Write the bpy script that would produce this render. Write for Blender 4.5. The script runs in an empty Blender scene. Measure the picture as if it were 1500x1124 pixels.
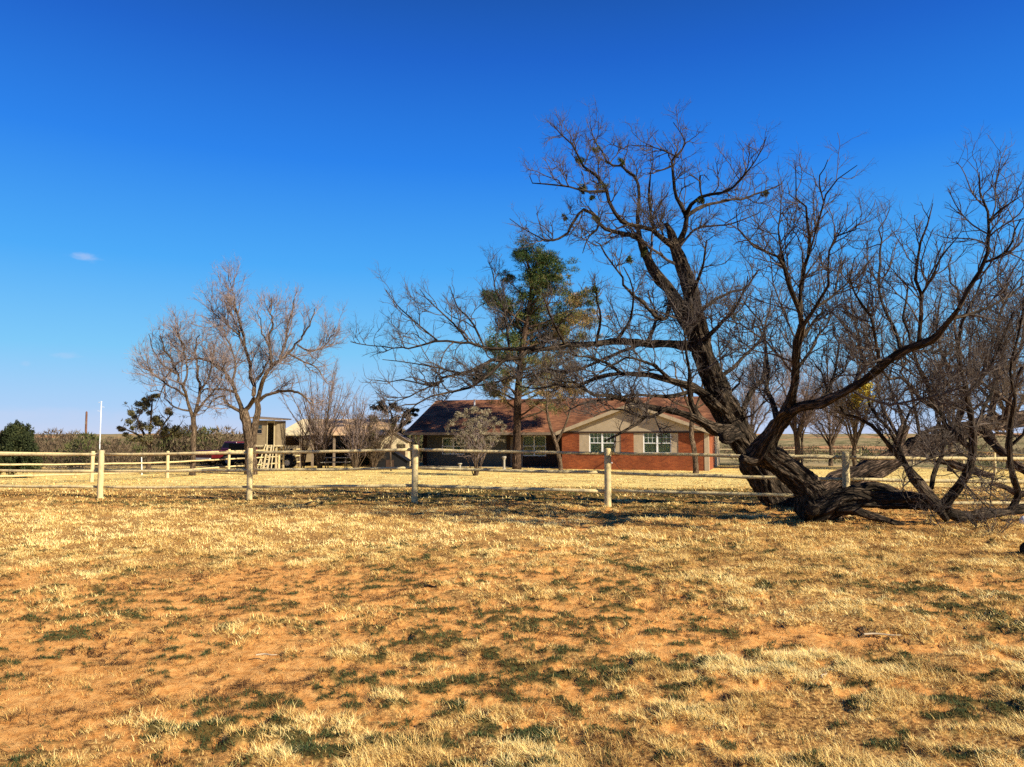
import bpy, math, random
import numpy as np
from mathutils import Vector, Matrix
random.seed(7)
RNG = np.random.default_rng(11)
sc = bpy.context.scene
COL = sc.collection
F = 1130.0
PITCH = math.atan(78 / F)
CP, SP = math.cos(PITCH), math.sin(PITCH)
EYE = 1.6
SUN_AZ = math.radians(35)      # from +X towards the camera side
SUN_EL = math.radians(30)

def at(px, py, d):
    u = (px - 750) / F; v = (562 - py) / F
    y = CP - v * SP; z = SP + v * CP
    s = d / y
    return np.array([u * s, d, EYE + z * s])

# ---------------------------------------------------------------- noise
def _h(ix, iy, iz, seed):
    n = (ix * 374761393 + iy * 668265263 + iz * 2147483647 + seed * 974634777) & 0xffffffff
    n = ((n ^ (n >> 13)) * 1274126177) & 0xffffffff
    n = (n ^ (n >> 16)) & 0xffffffff
    return n / 4294967295.0

def noise3(x, y, z, seed=0):
    x, y, z = np.broadcast_arrays(np.asarray(x, float), np.asarray(y, float), np.asarray(z, float))
    fx, fy, fz = np.floor(x), np.floor(y), np.floor(z)
    ix, iy, iz = fx.astype(np.int64), fy.astype(np.int64), fz.astype(np.int64)
    tx, ty, tz = x - fx, y - fy, z - fz
    tx, ty, tz = tx * tx * (3 - 2 * tx), ty * ty * (3 - 2 * ty), tz * tz * (3 - 2 * tz)
    r = 0
    for dx in (0, 1):
        for dy in (0, 1):
            for dz in (0, 1):
                w = (tx if dx else 1 - tx) * (ty if dy else 1 - ty) * (tz if dz else 1 - tz)
                r = r + w * _h(ix + dx, iy + dy, iz + dz, seed)
    return r

def noise2(x, y, seed=0):
    x = np.asarray(x, float); y = np.asarray(y, float)
    fx, fy = np.floor(x), np.floor(y)
    ix, iy = fx.astype(np.int64), fy.astype(np.int64)
    tx, ty = x - fx, y - fy
    tx, ty = tx * tx * (3 - 2 * tx), ty * ty * (3 - 2 * ty)
    z = 0 * ix
    return ((1 - tx) * (1 - ty) * _h(ix, iy, z, seed) + tx * (1 - ty) * _h(ix + 1, iy, z, seed)
            + (1 - tx) * ty * _h(ix, iy + 1, z, seed) + tx * ty * _h(ix + 1, iy + 1, z, seed))

def fbm(x, y, seed=0, octv=4, gain=.5):
    r = 0; a = 1; t = 0
    for o in range(octv):
        r = r + a * noise2(x * 2 ** o + 17.3 * o, y * 2 ** o - 9.1 * o, seed + o); t += a; a *= gain
    return r / t

def sstep(a, b, x):
    t = np.clip((x - a) / (b - a), 0, 1)
    return t * t * (3 - 2 * t)

def gz(x, y):
    """height of the ground"""
    x = np.asarray(x, float); y = np.asarray(y, float)
    r = np.sqrt(x * x + y * y)
    z = -.45 * sstep(19, 40, y)
    z = z - .15 * sstep(52, 75, r)
    near = .05 * (fbm(x * .35, y * .35, 3) - .5) + .035 * (fbm(x * 1.6, y * 1.6, 5) - .5)
    z = z + near * (1 - sstep(40, 60, r))
    z = z - 1.9 * sstep(62, 130, r) - 4.0 * sstep(120, 420, r)
    z = z + 7.5 * sstep(600, 1600, r) + 14 * sstep(1500, 5000, r)
    hill = fbm(x * .004 + 3, y * .004 + 8, 21, 4) - .5
    z = z + hill * 9 * sstep(140, 600, r) + (fbm(x * .011, y * .011, 25, 4) - .5) * 4 * sstep(200, 500, r)
    big = fbm(x * .0009 + 1, y * .0009 + 2, 31, 3) - .5
    z = z + big * 26 * sstep(1500, 5000, r)
    # red bank across the shallow valley, right of the house
    z = z + 3.4 * np.exp(-((x - 133) / 60) ** 2 - ((y - 300) / 34) ** 2)
    return z

def ground_pt(px, d):
    x = (px - 750) / F * d
    return np.array([x, d, float(gz(x, d))])

# ---------------------------------------------------------------- tagging / linking
def tag(o, label=None, cat=None, group=None, kind=None):
    if label: o['label'] = label
    if cat: o['category'] = cat
    if group: o['group'] = group
    if kind: o['kind'] = kind
    return o

def empty(name, loc, rz=0):
    o = bpy.data.objects.new(name, None); COL.objects.link(o)
    o.location = Vector([float(v) for v in loc]); o.rotation_euler = (0, 0, rz)
    o.empty_display_size = .3
    return o

def link(name, me, mat, parent=None, world=False):
    o = bpy.data.objects.new(name, me)
    if mat is not None:
        for m in (mat if isinstance(mat, (list, tuple)) else [mat]): me.materials.append(m)
    COL.objects.link(o)
    if parent is not None:
        o.parent = parent
        if world:   # vertices were written in world space
            M = Matrix.LocRotScale(parent.location, parent.rotation_euler, None)
            o.matrix_parent_inverse = M.inverted()
    return o

def mesh_np(name, V, quads=None, tris=None, smooth=False, attrs=None, cols=None, mi=None):
    V = np.asarray(V, np.float32).reshape(-1, 3)
    me = bpy.data.meshes.new(name)
    nq = 0 if quads is None else len(quads); nt = 0 if tris is None else len(tris)
    loops = []
    if nq: loops.append(np.asarray(quads, np.int32).ravel())
    if nt: loops.append(np.asarray(tris, np.int32).ravel())
    L = np.concatenate(loops)
    me.vertices.add(len(V)); me.vertices.foreach_set('co', V.ravel())
    me.loops.add(len(L)); me.loops.foreach_set('vertex_index', L)
    me.polygons.add(nq + nt)
    st = np.concatenate([np.arange(nq) * 4, nq * 4 + np.arange(nt) * 3]).astype(np.int32)
    me.polygons.foreach_set('loop_start', st)
    me.polygons.foreach_set('use_smooth', np.full(nq + nt, smooth, bool))
    if mi is not None: me.polygons.foreach_set('material_index', np.asarray(mi, np.int32))
    for k, a in (attrs or {}).items():
        a = np.asarray(a, np.float32)
        if a.ndim == 1:
            at_ = me.attributes.new(k, 'FLOAT', 'POINT'); at_.data.foreach_set('value', a)
        else:
            at_ = me.attributes.new(k, 'FLOAT_VECTOR', 'POINT'); at_.data.foreach_set('vector', a.ravel())
    me.update(calc_edges=True)
    return me

class MB:
    """collects simple solids into one mesh"""
    def __init__(s): s.v = []; s.f = []; s.m = []
    def add(s, vs, fs, m=0):
        o = len(s.v); s.v += [tuple(float(c) for c in v) for v in vs]; s.f += [tuple(i + o for i in f) for f in fs]; s.m += [m] * len(fs)
        return s
    def box(s, x0, x1, y0, y1, z0, z1, m=0):
        vs = [(x0, y0, z0), (x1, y0, z0), (x1, y1, z0), (x0, y1, z0), (x0, y0, z1), (x1, y0, z1), (x1, y1, z1), (x0, y1, z1)]
        return s.add(vs, [(0, 3, 2, 1), (4, 5, 6, 7), (0, 1, 5, 4), (1, 2, 6, 5), (2, 3, 7, 6), (3, 0, 4, 7)], m)
    def hexa(s, b, t, m=0):
        return s.add(list(b) + list(t), [(0, 3, 2, 1), (4, 5, 6, 7), (0, 1, 5, 4), (1, 2, 6, 5), (2, 3, 7, 6), (3, 0, 4, 7)], m)
    def prism(s, poly, y0, y1, m=0):
        """polygon in x,z (counter-clockwise seen from -y) extruded in y"""
        n = len(poly)
        vs = [(x, y0, z) for x, z in poly] + [(x, y1, z) for x, z in poly]
        return s.add(vs, [tuple(range(n)), tuple(range(2 * n - 1, n - 1, -1))] + [(i, i + n, (i + 1) % n + n, (i + 1) % n) for i in range(n)], m)
    def tube(s, p, q, r, r2=None, k=10, m=0):
        p = Vector(p); q = Vector(q); r2 = r if r2 is None else r2
        d = (q - p).normalized(); a = d.orthogonal().normalized(); b = d.cross(a)
        vs = []
        for c, rr in ((p, r), (q, r2)):
            for i in range(k):
                t = 2 * math.pi * i / k; vs.append(c + (a * math.cos(t) + b * math.sin(t)) * rr)
        fs = [(i, (i + 1) % k, (i + 1) % k + k, i + k) for i in range(k)]
        fs += [tuple(range(k - 1, -1, -1)), tuple(range(k, 2 * k))]
        return s.add(vs, fs, m)
    def build(s, name, mat, parent=None, bevel=0, world=False, smooth=False):
        me = bpy.data.meshes.new(name); me.from_pydata(s.v, [], s.f)
        me.polygons.foreach_set('material_index', s.m)
        if smooth: me.polygons.foreach_set('use_smooth', [True] * len(s.f))
        me.update()
        o = link(name, me, mat, parent, world)
        if bevel:
            b = o.modifiers.new('b', 'BEVEL'); b.width = bevel; b.segments = 2; b.limit_method = 'ANGLE'
        return o

# ---------------------------------------------------------------- materials
def newmat(name):
    m = bpy.data.materials.new(name); m.use_nodes = True
    nt = m.node_tree; b = nt.nodes['Principled BSDF']
    b.inputs['Roughness'].default_value = .85
    b.inputs['Specular IOR Level'].default_value = .2
    return m, nt, b

def N(nt, t, **kw):
    n = nt.nodes.new(t)
    for k, v in kw.items():
        if k in n.inputs.keys() if hasattr(n.inputs, 'keys') else False: n.inputs[k].default_value = v
        else: setattr(n, k, v)
    return n

def ramp(nt, fac, stops):
    r = nt.nodes.new('ShaderNodeValToRGB')
    el = r.color_ramp.elements
    while len(el) < len(stops): el.new(.5)
    for e, (p, c) in zip(el, stops): e.position = p; e.color = (*c, 1) if len(c) == 3 else c
    nt.links.new(fac, r.inputs[0])
    return r.outputs[0]

def mat_noise(name, c1, c2, scale=6, rough=.85, bump=.3, bscale=None, detail=6, spec=.2, stretch=None, third=None):
    m, nt, b = newmat(name)
    tc = nt.nodes.new('ShaderNodeTexCoord'); vec = tc.outputs['Object']
    if stretch:
        mp = nt.nodes.new('ShaderNodeMapping'); mp.inputs['Scale'].default_value = stretch
        nt.links.new(vec, mp.inputs[0]); vec = mp.outputs[0]
    n = nt.nodes.new('ShaderNodeTexNoise'); n.inputs['Scale'].default_value = scale; n.inputs['Detail'].default_value = detail
    nt.links.new(vec, n.inputs['Vector'])
    st = [(.3, c1), (.7, c2)] if third is None else [(.28, c1), (.5, c2), (.75, third)]
    nt.links.new(ramp(nt, n.outputs[0], st), b.inputs['Base Color'])
    b.inputs['Roughness'].default_value = rough; b.inputs['Specular IOR Level'].default_value = spec
    if bump:
        n2 = nt.nodes.new('ShaderNodeTexNoise'); n2.inputs['Scale'].default_value = bscale or scale * 4; n2.inputs['Detail'].default_value = 6
        nt.links.new(vec, n2.inputs['Vector'])
        bp = nt.nodes.new('ShaderNodeBump'); bp.inputs['Strength'].default_value = bump; bp.inputs['Distance'].default_value = .02
        nt.links.new(n2.outputs[0], bp.inputs['Height']); nt.links.new(bp.outputs[0], b.inputs['Normal'])
    return m

def mat_bark(name, dark, mid, light, bump=.8):
    m, nt, b = newmat(name)
    a = nt.nodes.new('ShaderNodeAttribute'); a.attribute_name = 'bark'
    n = nt.nodes.new('ShaderNodeTexNoise'); n.inputs['Scale'].default_value = 1.6; n.inputs['Detail'].default_value = 8; n.inputs['Roughness'].default_value = .65
    nt.links.new(a.outputs['Vector'], n.inputs['Vector'])
    g = nt.nodes.new('ShaderNodeTexNoise'); g.inputs['Scale'].default_value = 1.3; g.inputs['Detail'].default_value = 3
    tc = nt.nodes.new('ShaderNodeTexCoord'); nt.links.new(tc.outputs['Object'], g.inputs['Vector'])
    ma = nt.nodes.new('ShaderNodeMath'); ma.operation = 'MULTIPLY_ADD'; ma.inputs[1].default_value = .45; ma.inputs[2].default_value = -.22
    nt.links.new(g.outputs[0], ma.inputs[0])
    ad = nt.nodes.new('ShaderNodeMath'); ad.operation = 'ADD'
    nt.links.new(n.outputs[0], ad.inputs[0]); nt.links.new(ma.outputs[0], ad.inputs[1])
    nt.links.new(ramp(nt, ad.outputs[0], [(.36, dark), (.5, mid), (.66, light)]), b.inputs['Base Color'])
    vo = nt.nodes.new('ShaderNodeTexVoronoi'); vo.feature = 'DISTANCE_TO_EDGE'; vo.inputs['Scale'].default_value = 1.5
    wv = nt.nodes.new('ShaderNodeMix'); wv.data_type = 'RGBA'; wv.inputs[0].default_value = .12; nt.links.new(a.outputs['Vector'], wv.inputs[6]); nt.links.new(n.outputs['Color'], wv.inputs[7])
    mpv = nt.nodes.new('ShaderNodeMapping'); mpv.inputs['Scale'].default_value = (1.5, 1.5, .7); nt.links.new(wv.outputs[2], mpv.inputs[0]); nt.links.new(mpv.outputs[0], vo.inputs['Vector'])
    vr = nt.nodes.new('ShaderNodeMapRange'); vr.inputs[2].default_value = .16; vr.inputs[3].default_value = 0; vr.inputs[4].default_value = 1; nt.links.new(vo.outputs['Distance'], vr.inputs[0])
    hs = nt.nodes.new('ShaderNodeMath'); hs.operation = 'MULTIPLY_ADD'; hs.inputs[1].default_value = .55; nt.links.new(vr.outputs[0], hs.inputs[0]); nt.links.new(n.outputs[0], hs.inputs[2])
    cm = nt.nodes.new('ShaderNodeMix'); cm.data_type = 'RGBA'; nt.links.new(vr.outputs[0], cm.inputs[0]); cm.inputs[6].default_value = (*dark, 1); nt.links.new(b.inputs['Base Color'].links[0].from_socket, cm.inputs[7]); nt.links.new(cm.outputs[2], b.inputs['Base Color'])
    bp = nt.nodes.new('ShaderNodeBump'); bp.inputs['Strength'].default_value = bump; bp.inputs['Distance'].default_value = .045
    nt.links.new(hs.outputs[0], bp.inputs['Height']); nt.links.new(bp.outputs[0], b.inputs['Normal'])
    b.inputs['Roughness'].default_value = .95; b.inputs['Specular IOR Level'].default_value = .1
    return m

def mat_var(name, stops, rough=.8, trans=0):
    """colour picked per blade / leaf from its own 'v' attribute"""
    m, nt, b = newmat(name)
    a = nt.nodes.new('ShaderNodeAttribute'); a.attribute_name = 'v'
    nt.links.new(ramp(nt, a.outputs['Fac'], stops), b.inputs['Base Color'])
    b.inputs['Roughness'].default_value = rough; b.inputs['Specular IOR Level'].default_value = .15
    return m

M = {}
M['bark_main'] = mat_bark('bark_main', (.010, .008, .006), (.05, .036, .025), (.15, .11, .075))
M['bark_pale'] = mat_bark('bark_pale', (.014, .010, .008), (.07, .048, .034), (.22, .15, .105))
M['bark_yard'] = mat_bark('bark_yard', (.04, .027, .018), (.14, .095, .06), (.28, .20, .13))
M['bark_pine'] = mat_bark('bark_pine', (.02, .013, .009), (.09, .055, .035), (.19, .125, .085))
M['twig'] = mat_noise('twig', (.034, .027, .023), (.115, .09, .075), 3, bump=0)
M['twig_pale'] = mat_noise('twig_pale', (.12, .088, .08), (.29, .22, .20), 3, bump=0)
M['twig_brown'] = mat_noise('twig_brown', (.06, .043, .03), (.16, .115, .075), 3, bump=0)
M['fence'] = mat_noise('fence', (.46, .355, .165), (.60, .475, .245), 7, bump=.4, stretch=(1, 1, .4), third=(.27, .225, .14))
M['fence_far'] = M['fence']
M['trim'] = mat_noise('trim', (.36, .28, .18), (.44, .35, .24), 3, bump=.05)
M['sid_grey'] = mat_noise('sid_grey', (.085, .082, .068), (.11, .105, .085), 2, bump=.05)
M['white'] = mat_noise('white', (.72, .72, .70), (.8, .8, .78), 5, bump=.03, rough=.5)
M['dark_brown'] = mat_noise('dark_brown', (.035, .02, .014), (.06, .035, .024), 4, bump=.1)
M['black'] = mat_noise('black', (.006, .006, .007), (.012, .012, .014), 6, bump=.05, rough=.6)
M['concrete'] = mat_noise('concrete', (.26, .23, .18), (.36, .32, .25), 8, bump=.2)
M['tan_wall'] = mat_noise('tan_wall', (.20, .15, .085), (.25, .19, .115), 4, bump=.1)  # tan taken darker, with the shade on the hut put into the colour
M['tan_metal'] = mat_noise('tan_metal', (.60, .47, .26), (.68, .55, .33), 1.5, bump=.05, rough=.6)
M['rust_metal'] = mat_noise('rust_metal', (.45, .26, .14), (.58, .40, .22), 1.5, bump=.05, rough=.7)
M['wood_pale'] = mat_noise('wood_pale', (.40, .32, .18), (.50, .41, .25), 6, bump=.2)
M['wood_grey'] = mat_noise('wood_grey', (.16, .12, .085), (.24, .18, .13), 6, bump=.2)
M['pole_wood'] = mat_noise('pole_wood', (.13, .06, .035), (.19, .09, .055), 6, bump=.2)
M['stone'] = mat_noise('stone', (.42, .32, .18), (.58, .47, .29), 3, bump=.3, third=(.30, .20, .11))
M['red_paint'] = mat_noise('red_paint', (.07, .004, .005), (.10, .006, .007), 2, bump=0, rough=.3, spec=.5)  # red darkened evenly to stand in for shade over the truck
M['chrome'] = mat_noise('chrome', (.45, .43, .42), (.55, .53, .5), 5, bump=0, rough=.3, spec=.5)
M['rubber'] = mat_noise('rubber', (.012, .012, .012), (.02, .02, .02), 9, bump=.1)
M['curtain'] = mat_noise('curtain', (.45, .50, .34), (.78, .80, .66), 1.5, bump=.2, stretch=(9, 9, .2))
M['blind'] = mat_noise('blind', (.42, .42, .34), (.52, .52, .44), 1.5, bump=.1, stretch=(.3, .3, 14))
M['cut_wood'] = mat_noise('cut_wood', (.16, .10, .055), (.27, .18, .10), 9, bump=.4)

def glass_mat():
    m, nt, b = newmat('glass')
    g = nt.nodes.new('ShaderNodeBsdfGlossy'); g.inputs['Roughness'].default_value = .03
    t = nt.nodes.new('ShaderNodeBsdfTransparent'); t.inputs[0].default_value = (.75, .82, .76, 1)
    fr = nt.nodes.new('ShaderNodeFresnel'); fr.inputs[0].default_value = 1.45
    mx = nt.nodes.new('ShaderNodeMixShader')
    nt.links.new(fr.outputs[0], mx.inputs[0]); nt.links.new(t.outputs[0], mx.inputs[1]); nt.links.new(g.outputs[0], mx.inputs[2])
    nt.links.new(mx.outputs[0], nt.nodes['Material Output'].inputs['Surface'])
    return m
M['glass'] = glass_mat()

def brick_mat():
    m, nt, b = newmat('brick')
    tc = nt.nodes.new('ShaderNodeTexCoord'); sp = nt.nodes.new('ShaderNodeSeparateXYZ'); nt.links.new(tc.outputs['Object'], sp.inputs[0])
    ad = nt.nodes.new('ShaderNodeMath'); nt.links.new(sp.outputs[0], ad.inputs[0]); nt.links.new(sp.outputs[1], ad.inputs[1])
    cb = nt.nodes.new('ShaderNodeCombineXYZ'); nt.links.new(ad.outputs[0], cb.inputs[0]); nt.links.new(sp.outputs[2], cb.inputs[1])
    br = nt.nodes.new('ShaderNodeTexBrick'); br.inputs['Scale'].default_value = 1
    br.inputs['Brick Width'].default_value = .21; br.inputs['Row Height'].default_value = .075; br.inputs['Mortar Size'].default_value = .006
    br.inputs['Color1'].default_value = (.30, .082, .026, 1); br.inputs['Color2'].default_value = (.19, .046, .017, 1); br.inputs['Mortar'].default_value = (.22, .11, .06, 1)
    nt.links.new(cb.outputs[0], br.inputs['Vector'])
    n = nt.nodes.new('ShaderNodeTexNoise'); n.inputs['Scale'].default_value = 1.2; n.inputs['Detail'].default_value = 6; nt.links.new(tc.outputs['Object'], n.inputs['Vector'])
    mx = nt.nodes.new('ShaderNodeMix'); mx.data_type = 'RGBA'; mx.blend_type = 'MULTIPLY'; mx.inputs[0].default_value = 1
    nt.links.new(br.outputs[0], mx.inputs[6]); nt.links.new(ramp(nt, n.outputs[0], [(.3, (.75, .72, .7)), (.7, (1.15, 1.1, 1.05))]), mx.inputs[7])
    nt.links.new(mx.outputs[2], b.inputs['Base Color'])
    bp = nt.nodes.new('ShaderNodeBump'); bp.inputs['Strength'].default_value = .4; bp.inputs['Distance'].default_value = .01; bp.invert = True
    nt.links.new(br.outputs['Fac'], bp.inputs['Height']); nt.links.new(bp.outputs[0], b.inputs['Normal'])
    return m
M['brick'] = brick_mat()

def shingle_mat():
    m, nt, b = newmat('shingle')
    tc = nt.nodes.new('ShaderNodeTexCoord'); sp = nt.nodes.new('ShaderNodeSeparateXYZ'); nt.links.new(tc.outputs['Object'], sp.inputs[0])
    cb = nt.nodes.new('ShaderNodeCombineXYZ')
    ad = nt.nodes.new('ShaderNodeMath'); nt.links.new(sp.outputs[0], ad.inputs[0]); nt.links.new(sp.outputs[1], ad.inputs[1])
    nt.links.new(ad.outputs[0], cb.inputs[0]); nt.links.new(sp.outputs[2], cb.inputs[1])
    br = nt.nodes.new('ShaderNodeTexBrick'); br.inputs['Scale'].default_value = 1
    br.inputs['Brick Width'].default_value = .33; br.inputs['Row Height'].default_value = .06; br.inputs['Mortar Size'].default_value = .004
    br.inputs['Color1'].default_value = (.27, .120, .058, 1); br.inputs['Color2'].default_value = (.15, .062, .032, 1); br.inputs['Mortar'].default_value = (.10, .04, .02, 1)
    nt.links.new(cb.outputs[0], br.inputs['Vector'])
    n = nt.nodes.new('ShaderNodeTexNoise'); n.inputs['Scale'].default_value = .9; n.inputs['Detail'].default_value = 7; nt.links.new(tc.outputs['Object'], n.inputs['Vector'])
    mx = nt.nodes.new('ShaderNodeMix'); mx.data_type = 'RGBA'; mx.blend_type = 'MULTIPLY'; mx.inputs[0].default_value = 1
    nt.links.new(br.outputs[0], mx.inputs[6]); nt.links.new(ramp(nt, n.outputs[0], [(.32, (.45, .42, .40)), (.68, (1.3, 1.25, 1.2))]), mx.inputs[7])
    nt.links.new(mx.outputs[2], b.inputs['Base Color'])
    bp = nt.nodes.new('ShaderNodeBump'); bp.inputs['Strength'].default_value = .5; bp.inputs['Distance'].default_value = .01; bp.invert = True
    nt.links.new(br.outputs['Fac'], bp.inputs['Height']); nt.links.new(bp.outputs[0], b.inputs['Normal'])
    return m
M['shingle'] = shingle_mat()

# ---------------------------------------------------------------- ground
def masks(x, y):
    """bare dirt, green weeds and thick straw at ground points"""
    x = np.asarray(x, float); y = np.asarray(y, float)
    wx = x + .6 * (fbm(x * .8, y * .8, 61) - .5); wy = y + .6 * (fbm(x * .8, y * .8, 62) - .5)
    b = np.zeros_like(x)
    for cx, cy, rx, ry, a in [(-2.5, 5.6, 1.5, 1.0, .36), (-2.6, 8.4, 2.6, 1.1, .26), (.6, 6.2, 1.7, .45, .24), (2.4, 6.1, 1.6, .4, .20),
                              (-2.0, 4.3, .9, .5, .2), (.35, 4.6, .5, .3, .25), (-1.0, 7.2, 1.5, .7, .15), (-9, 10, 4, 1.2, .1), (5.5, 8.3, 1.5, .6, .12),
                              (-6, 7, 1.5, 1.2, .2), (1.9, 4.5, .6, .3, .08), (2.8, 12.6, 3, .7, -.15), (-6, 13.5, 6, 2.6, -.32), (6, 12, 5, 2, -.22),
                              (2.3, 4.3, 1.2, .5, -.12), (0, 24, 40, 4, -.06)]:
        b = b + a * np.exp(-((wx - cx) / rx) ** 2 - ((wy - cy) / ry) ** 2)
    n = fbm(x * .7, y * 1.0, 41, 4, .6)
    f = fbm(x * 5.5, y * 6.0, 45, 5, .72)
    dirt = sstep(.515, .585, n * .48 + f * .52 + b * .72)
    g = fbm(x * 6.2, y * 6.8, 51, 4, .66); g2 = fbm(x * .7, y * .9, 57, 3)
    gb = np.zeros_like(x)
    for cx, cy, rx, ry, a in [(-5.0, 7.6, 1.6, .8, .05), (.9, 5.1, 1.6, .7, .035), (-1.2, 5.2, 1.0, .8, .05), (2.2, 4.2, 1.6, .7, .06), (-2.4, 4.4, .8, .4, .05), (-.3, 4.0, .6, .3, .05),
                              (2.0, 8.2, 3, .8, .05), (4.6, 9.6, 2, .8, .03), (-2.6, 5.6, 1.1, .7, -.02), (-6, 14, 7, 3, -.16), (6, 12.5, 4, 2.0, -.05), (5, 23, 10, 5, .16), (-3, 21.5, 7, 3, .06)]:
        gb = gb + a * np.exp(-((wx - cx) / rx) ** 2 - ((wy - cy) / ry) ** 2)
    green = sstep(.585, .635, g * .70 + g2 * .30 + gb * 1.05)
    lawn = sstep(24.5, 28.5, y + 3 * (fbm(x * .15, y * .3, 71) - .5) + 1.5 * sstep(-2, -12, x)) * (1 - sstep(56, 62, np.sqrt(x * x + y * y) + 0 * x))
    return dirt * (1 - lawn), green * (1 - lawn), lawn

def surf(x, y, d, g, l):
    """small relief of clods and matted clumps on top of gz"""
    r = np.sqrt(x * x + y * y)
    micro = (fbm(x * 7, y * 7, 81, 3) - .5) * .035 * (1 - sstep(15, 30, r))
    th = sstep(.42, .60, fbm(x * 4.2, y * 4.2, 133, 4))
    return micro * 1.5 + g * .016 - d * .012 + th * (1 - d) * .022 * (1 - l) * (1 - sstep(20, 30, r)), th

def ground_mat():
    m, nt, b = newmat('ground')
    L = nt.links
    def attr(n):
        a = nt.nodes.new('ShaderNodeAttribute'); a.attribute_name = n; return a.outputs['Fac']
    def noise(s, d=8, r=.6, st=None):
        n = nt.nodes.new('ShaderNodeTexNoise'); n.inputs['Scale'].default_value = s; n.inputs['Detail'].default_value = d; n.inputs['Roughness'].default_value = r
        v = geo
        if st:
            mp = nt.nodes.new('ShaderNodeMapping'); mp.inputs['Scale'].default_value = st; L.new(v, mp.inputs[0]); v = mp.outputs[0]
        L.new(v, n.inputs['Vector']); return n.outputs[0]
    def mix(f, a, c):
        x = nt.nodes.new('ShaderNodeMix'); x.data_type = 'RGBA'; L.new(f, x.inputs[0]); L.new(a, x.inputs[6]); L.new(c, x.inputs[7]); return x.outputs[2]
    geo = nt.nodes.new('ShaderNodeTexCoord').outputs['Object']
    straw = ramp(nt, noise(30, 8, .7), [(.36, (.10, .045, .016)), (.45, (.36, .18, .055)), (.54, (.66, .41, .13)), (.66, (.86, .62, .25))])
    dirt = ramp(nt, noise(14, 10, .7), [(.3, (.36, .14, .035)), (.45, (.64, .295, .085)), (.58, (.75, .385, .125)), (.75, (.82, .49, .185))])
    green = ramp(nt, noise(40, 6, .7), [(.35, (.025, .024, .010)), (.55, (.075, .07, .024)), (.75, (.22, .16, .055))])
    lawn = ramp(nt, noise(.8, 12, .78, (1, 1.6, 1)), [(.34, (.36, .22, .075)), (.45, (.60, .42, .15)), (.57, (.76, .60, .22)), (.7, (.84, .72, .31))])
    thatch = ramp(nt, noise(34, 8, .7), [(.36, (.06, .027, .012)), (.47, (.26, .13, .045)), (.58, (.60, .34, .11)), (.70, (.78, .52, .20))])
    straw = mix(attr('thick'), thatch, straw)
    c = mix(attr('dirt'), straw, dirt)
    mg = nt.nodes.new('ShaderNodeMath'); mg.operation = 'MULTIPLY'; mg.inputs[1].default_value = .85; L.new(attr('green'), mg.inputs[0])
    c = mix(mg.outputs[0], c, green)
    c = mix(attr('lawn'), c, lawn)
    scrub = ramp(nt, noise(.06, 9, .65), [(.36, (.07, .075, .03)), (.46, (.17, .155, .075)), (.56, (.34, .26, .14)), (.70, (.50, .32, .17))])
    c = mix(attr('far'), c, scrub)
    red = ramp(nt, noise(.3, 8, .6), [(.3, (.36, .17, .08)), (.7, (.52, .29, .15))])
    c = mix(attr('red'), c, red)
    L.new(c, b.inputs['Base Color'])
    bp = nt.nodes.new('ShaderNodeBump'); bp.inputs['Strength'].default_value = .9; bp.inputs['Distance'].default_value = .02
    L.new(noise(45, 8, .75), bp.inputs['Height']); L.new(bp.outputs[0], b.inputs['Normal'])
    b.inputs['Roughness'].default_value = 1; b.inputs['Specular IOR Level'].default_value = 0
    return m
M['ground'] = ground_mat()

def build_ground():
    # one sheet in polar rings round the camera, fine in front of it
    th = np.concatenate([np.linspace(math.radians(-55), math.radians(55), 561), np.linspace(math.radians(55), math.radians(305), 60)[1:-1]])
    r = [.35]
    while r[-1] < 9000: r.append(r[-1] * (1.0095 if 2.4 < r[-1] < 90 else 1.035))
    r = np.array(r)
    T, R_ = np.meshgrid(th, r)
    X = R_ * np.sin(T); Y = R_ * np.cos(T)
    Z = gz(X, Y)
    d, g, l = masks(X, Y)
    dz, th_ = surf(X, Y, d, g, l)
    Z = Z + dz
    far = sstep(56, 62, R_ + 6 * (fbm(X * .2, Y * .2, 91) - .5))
    red = sstep(.35, .6, np.exp(-((X - 133) / 60) ** 2 - ((Y - 282) / 26) ** 2) + .25 * (fbm(X * .03, Y * .05, 95) - .5))
    red = np.maximum(red, .9 * sstep(.60, .68, fbm(X * .006, Y * .006, 99)) * sstep(200, 400, R_))
    nr, nc = X.shape
    i = np.arange(nr - 1)[:, None] * nc; j = np.arange(nc)[None]; jn = (j + 1) % nc
    q = np.stack([i + j, i + nc + j, i + nc + jn, i + jn], -1).reshape(-1, 4)
    q = q[:, ::-1]
    V = np.stack([X, Y, Z], -1).reshape(-1, 3)
    c = len(V)
    V = np.vstack([V, [[0, 0, float(gz(0, 0))]]])
    t = np.stack([np.arange(nc), (np.arange(nc) + 1) % nc, np.full(nc, c)], -1)[:, ::-1]
    A = lambda a: np.append(a.ravel(), a.ravel()[0])
    me = mesh_np('ground', V, q, t, True, {'dirt': A(d), 'green': A(g), 'lawn': A(l), 'far': A(far), 'red': A(red), 'thick': A(th_)})
    o = link('ground', me, M['ground'])
    tag(o, kind='structure', label='dry field and yellow lawn with red dirt patches running out to scrub hills')
build_ground()

# ---------------------------------------------------------------- grass (stuff)
M['straw'] = mat_var('straw', [(0, (.04, .019, .010)), (.2, (.17, .08, .03)), (.42, (.50, .28, .085)), (.7, (.80, .55, .18)), (1, (.90, .71, .31))])
M['weed'] = mat_var('weed', [(0, (.014, .022, .008)), (.5, (.052, .072, .024)), (.85, (.115, .135, .045)), (1, (.30, .26, .10))])

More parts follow.
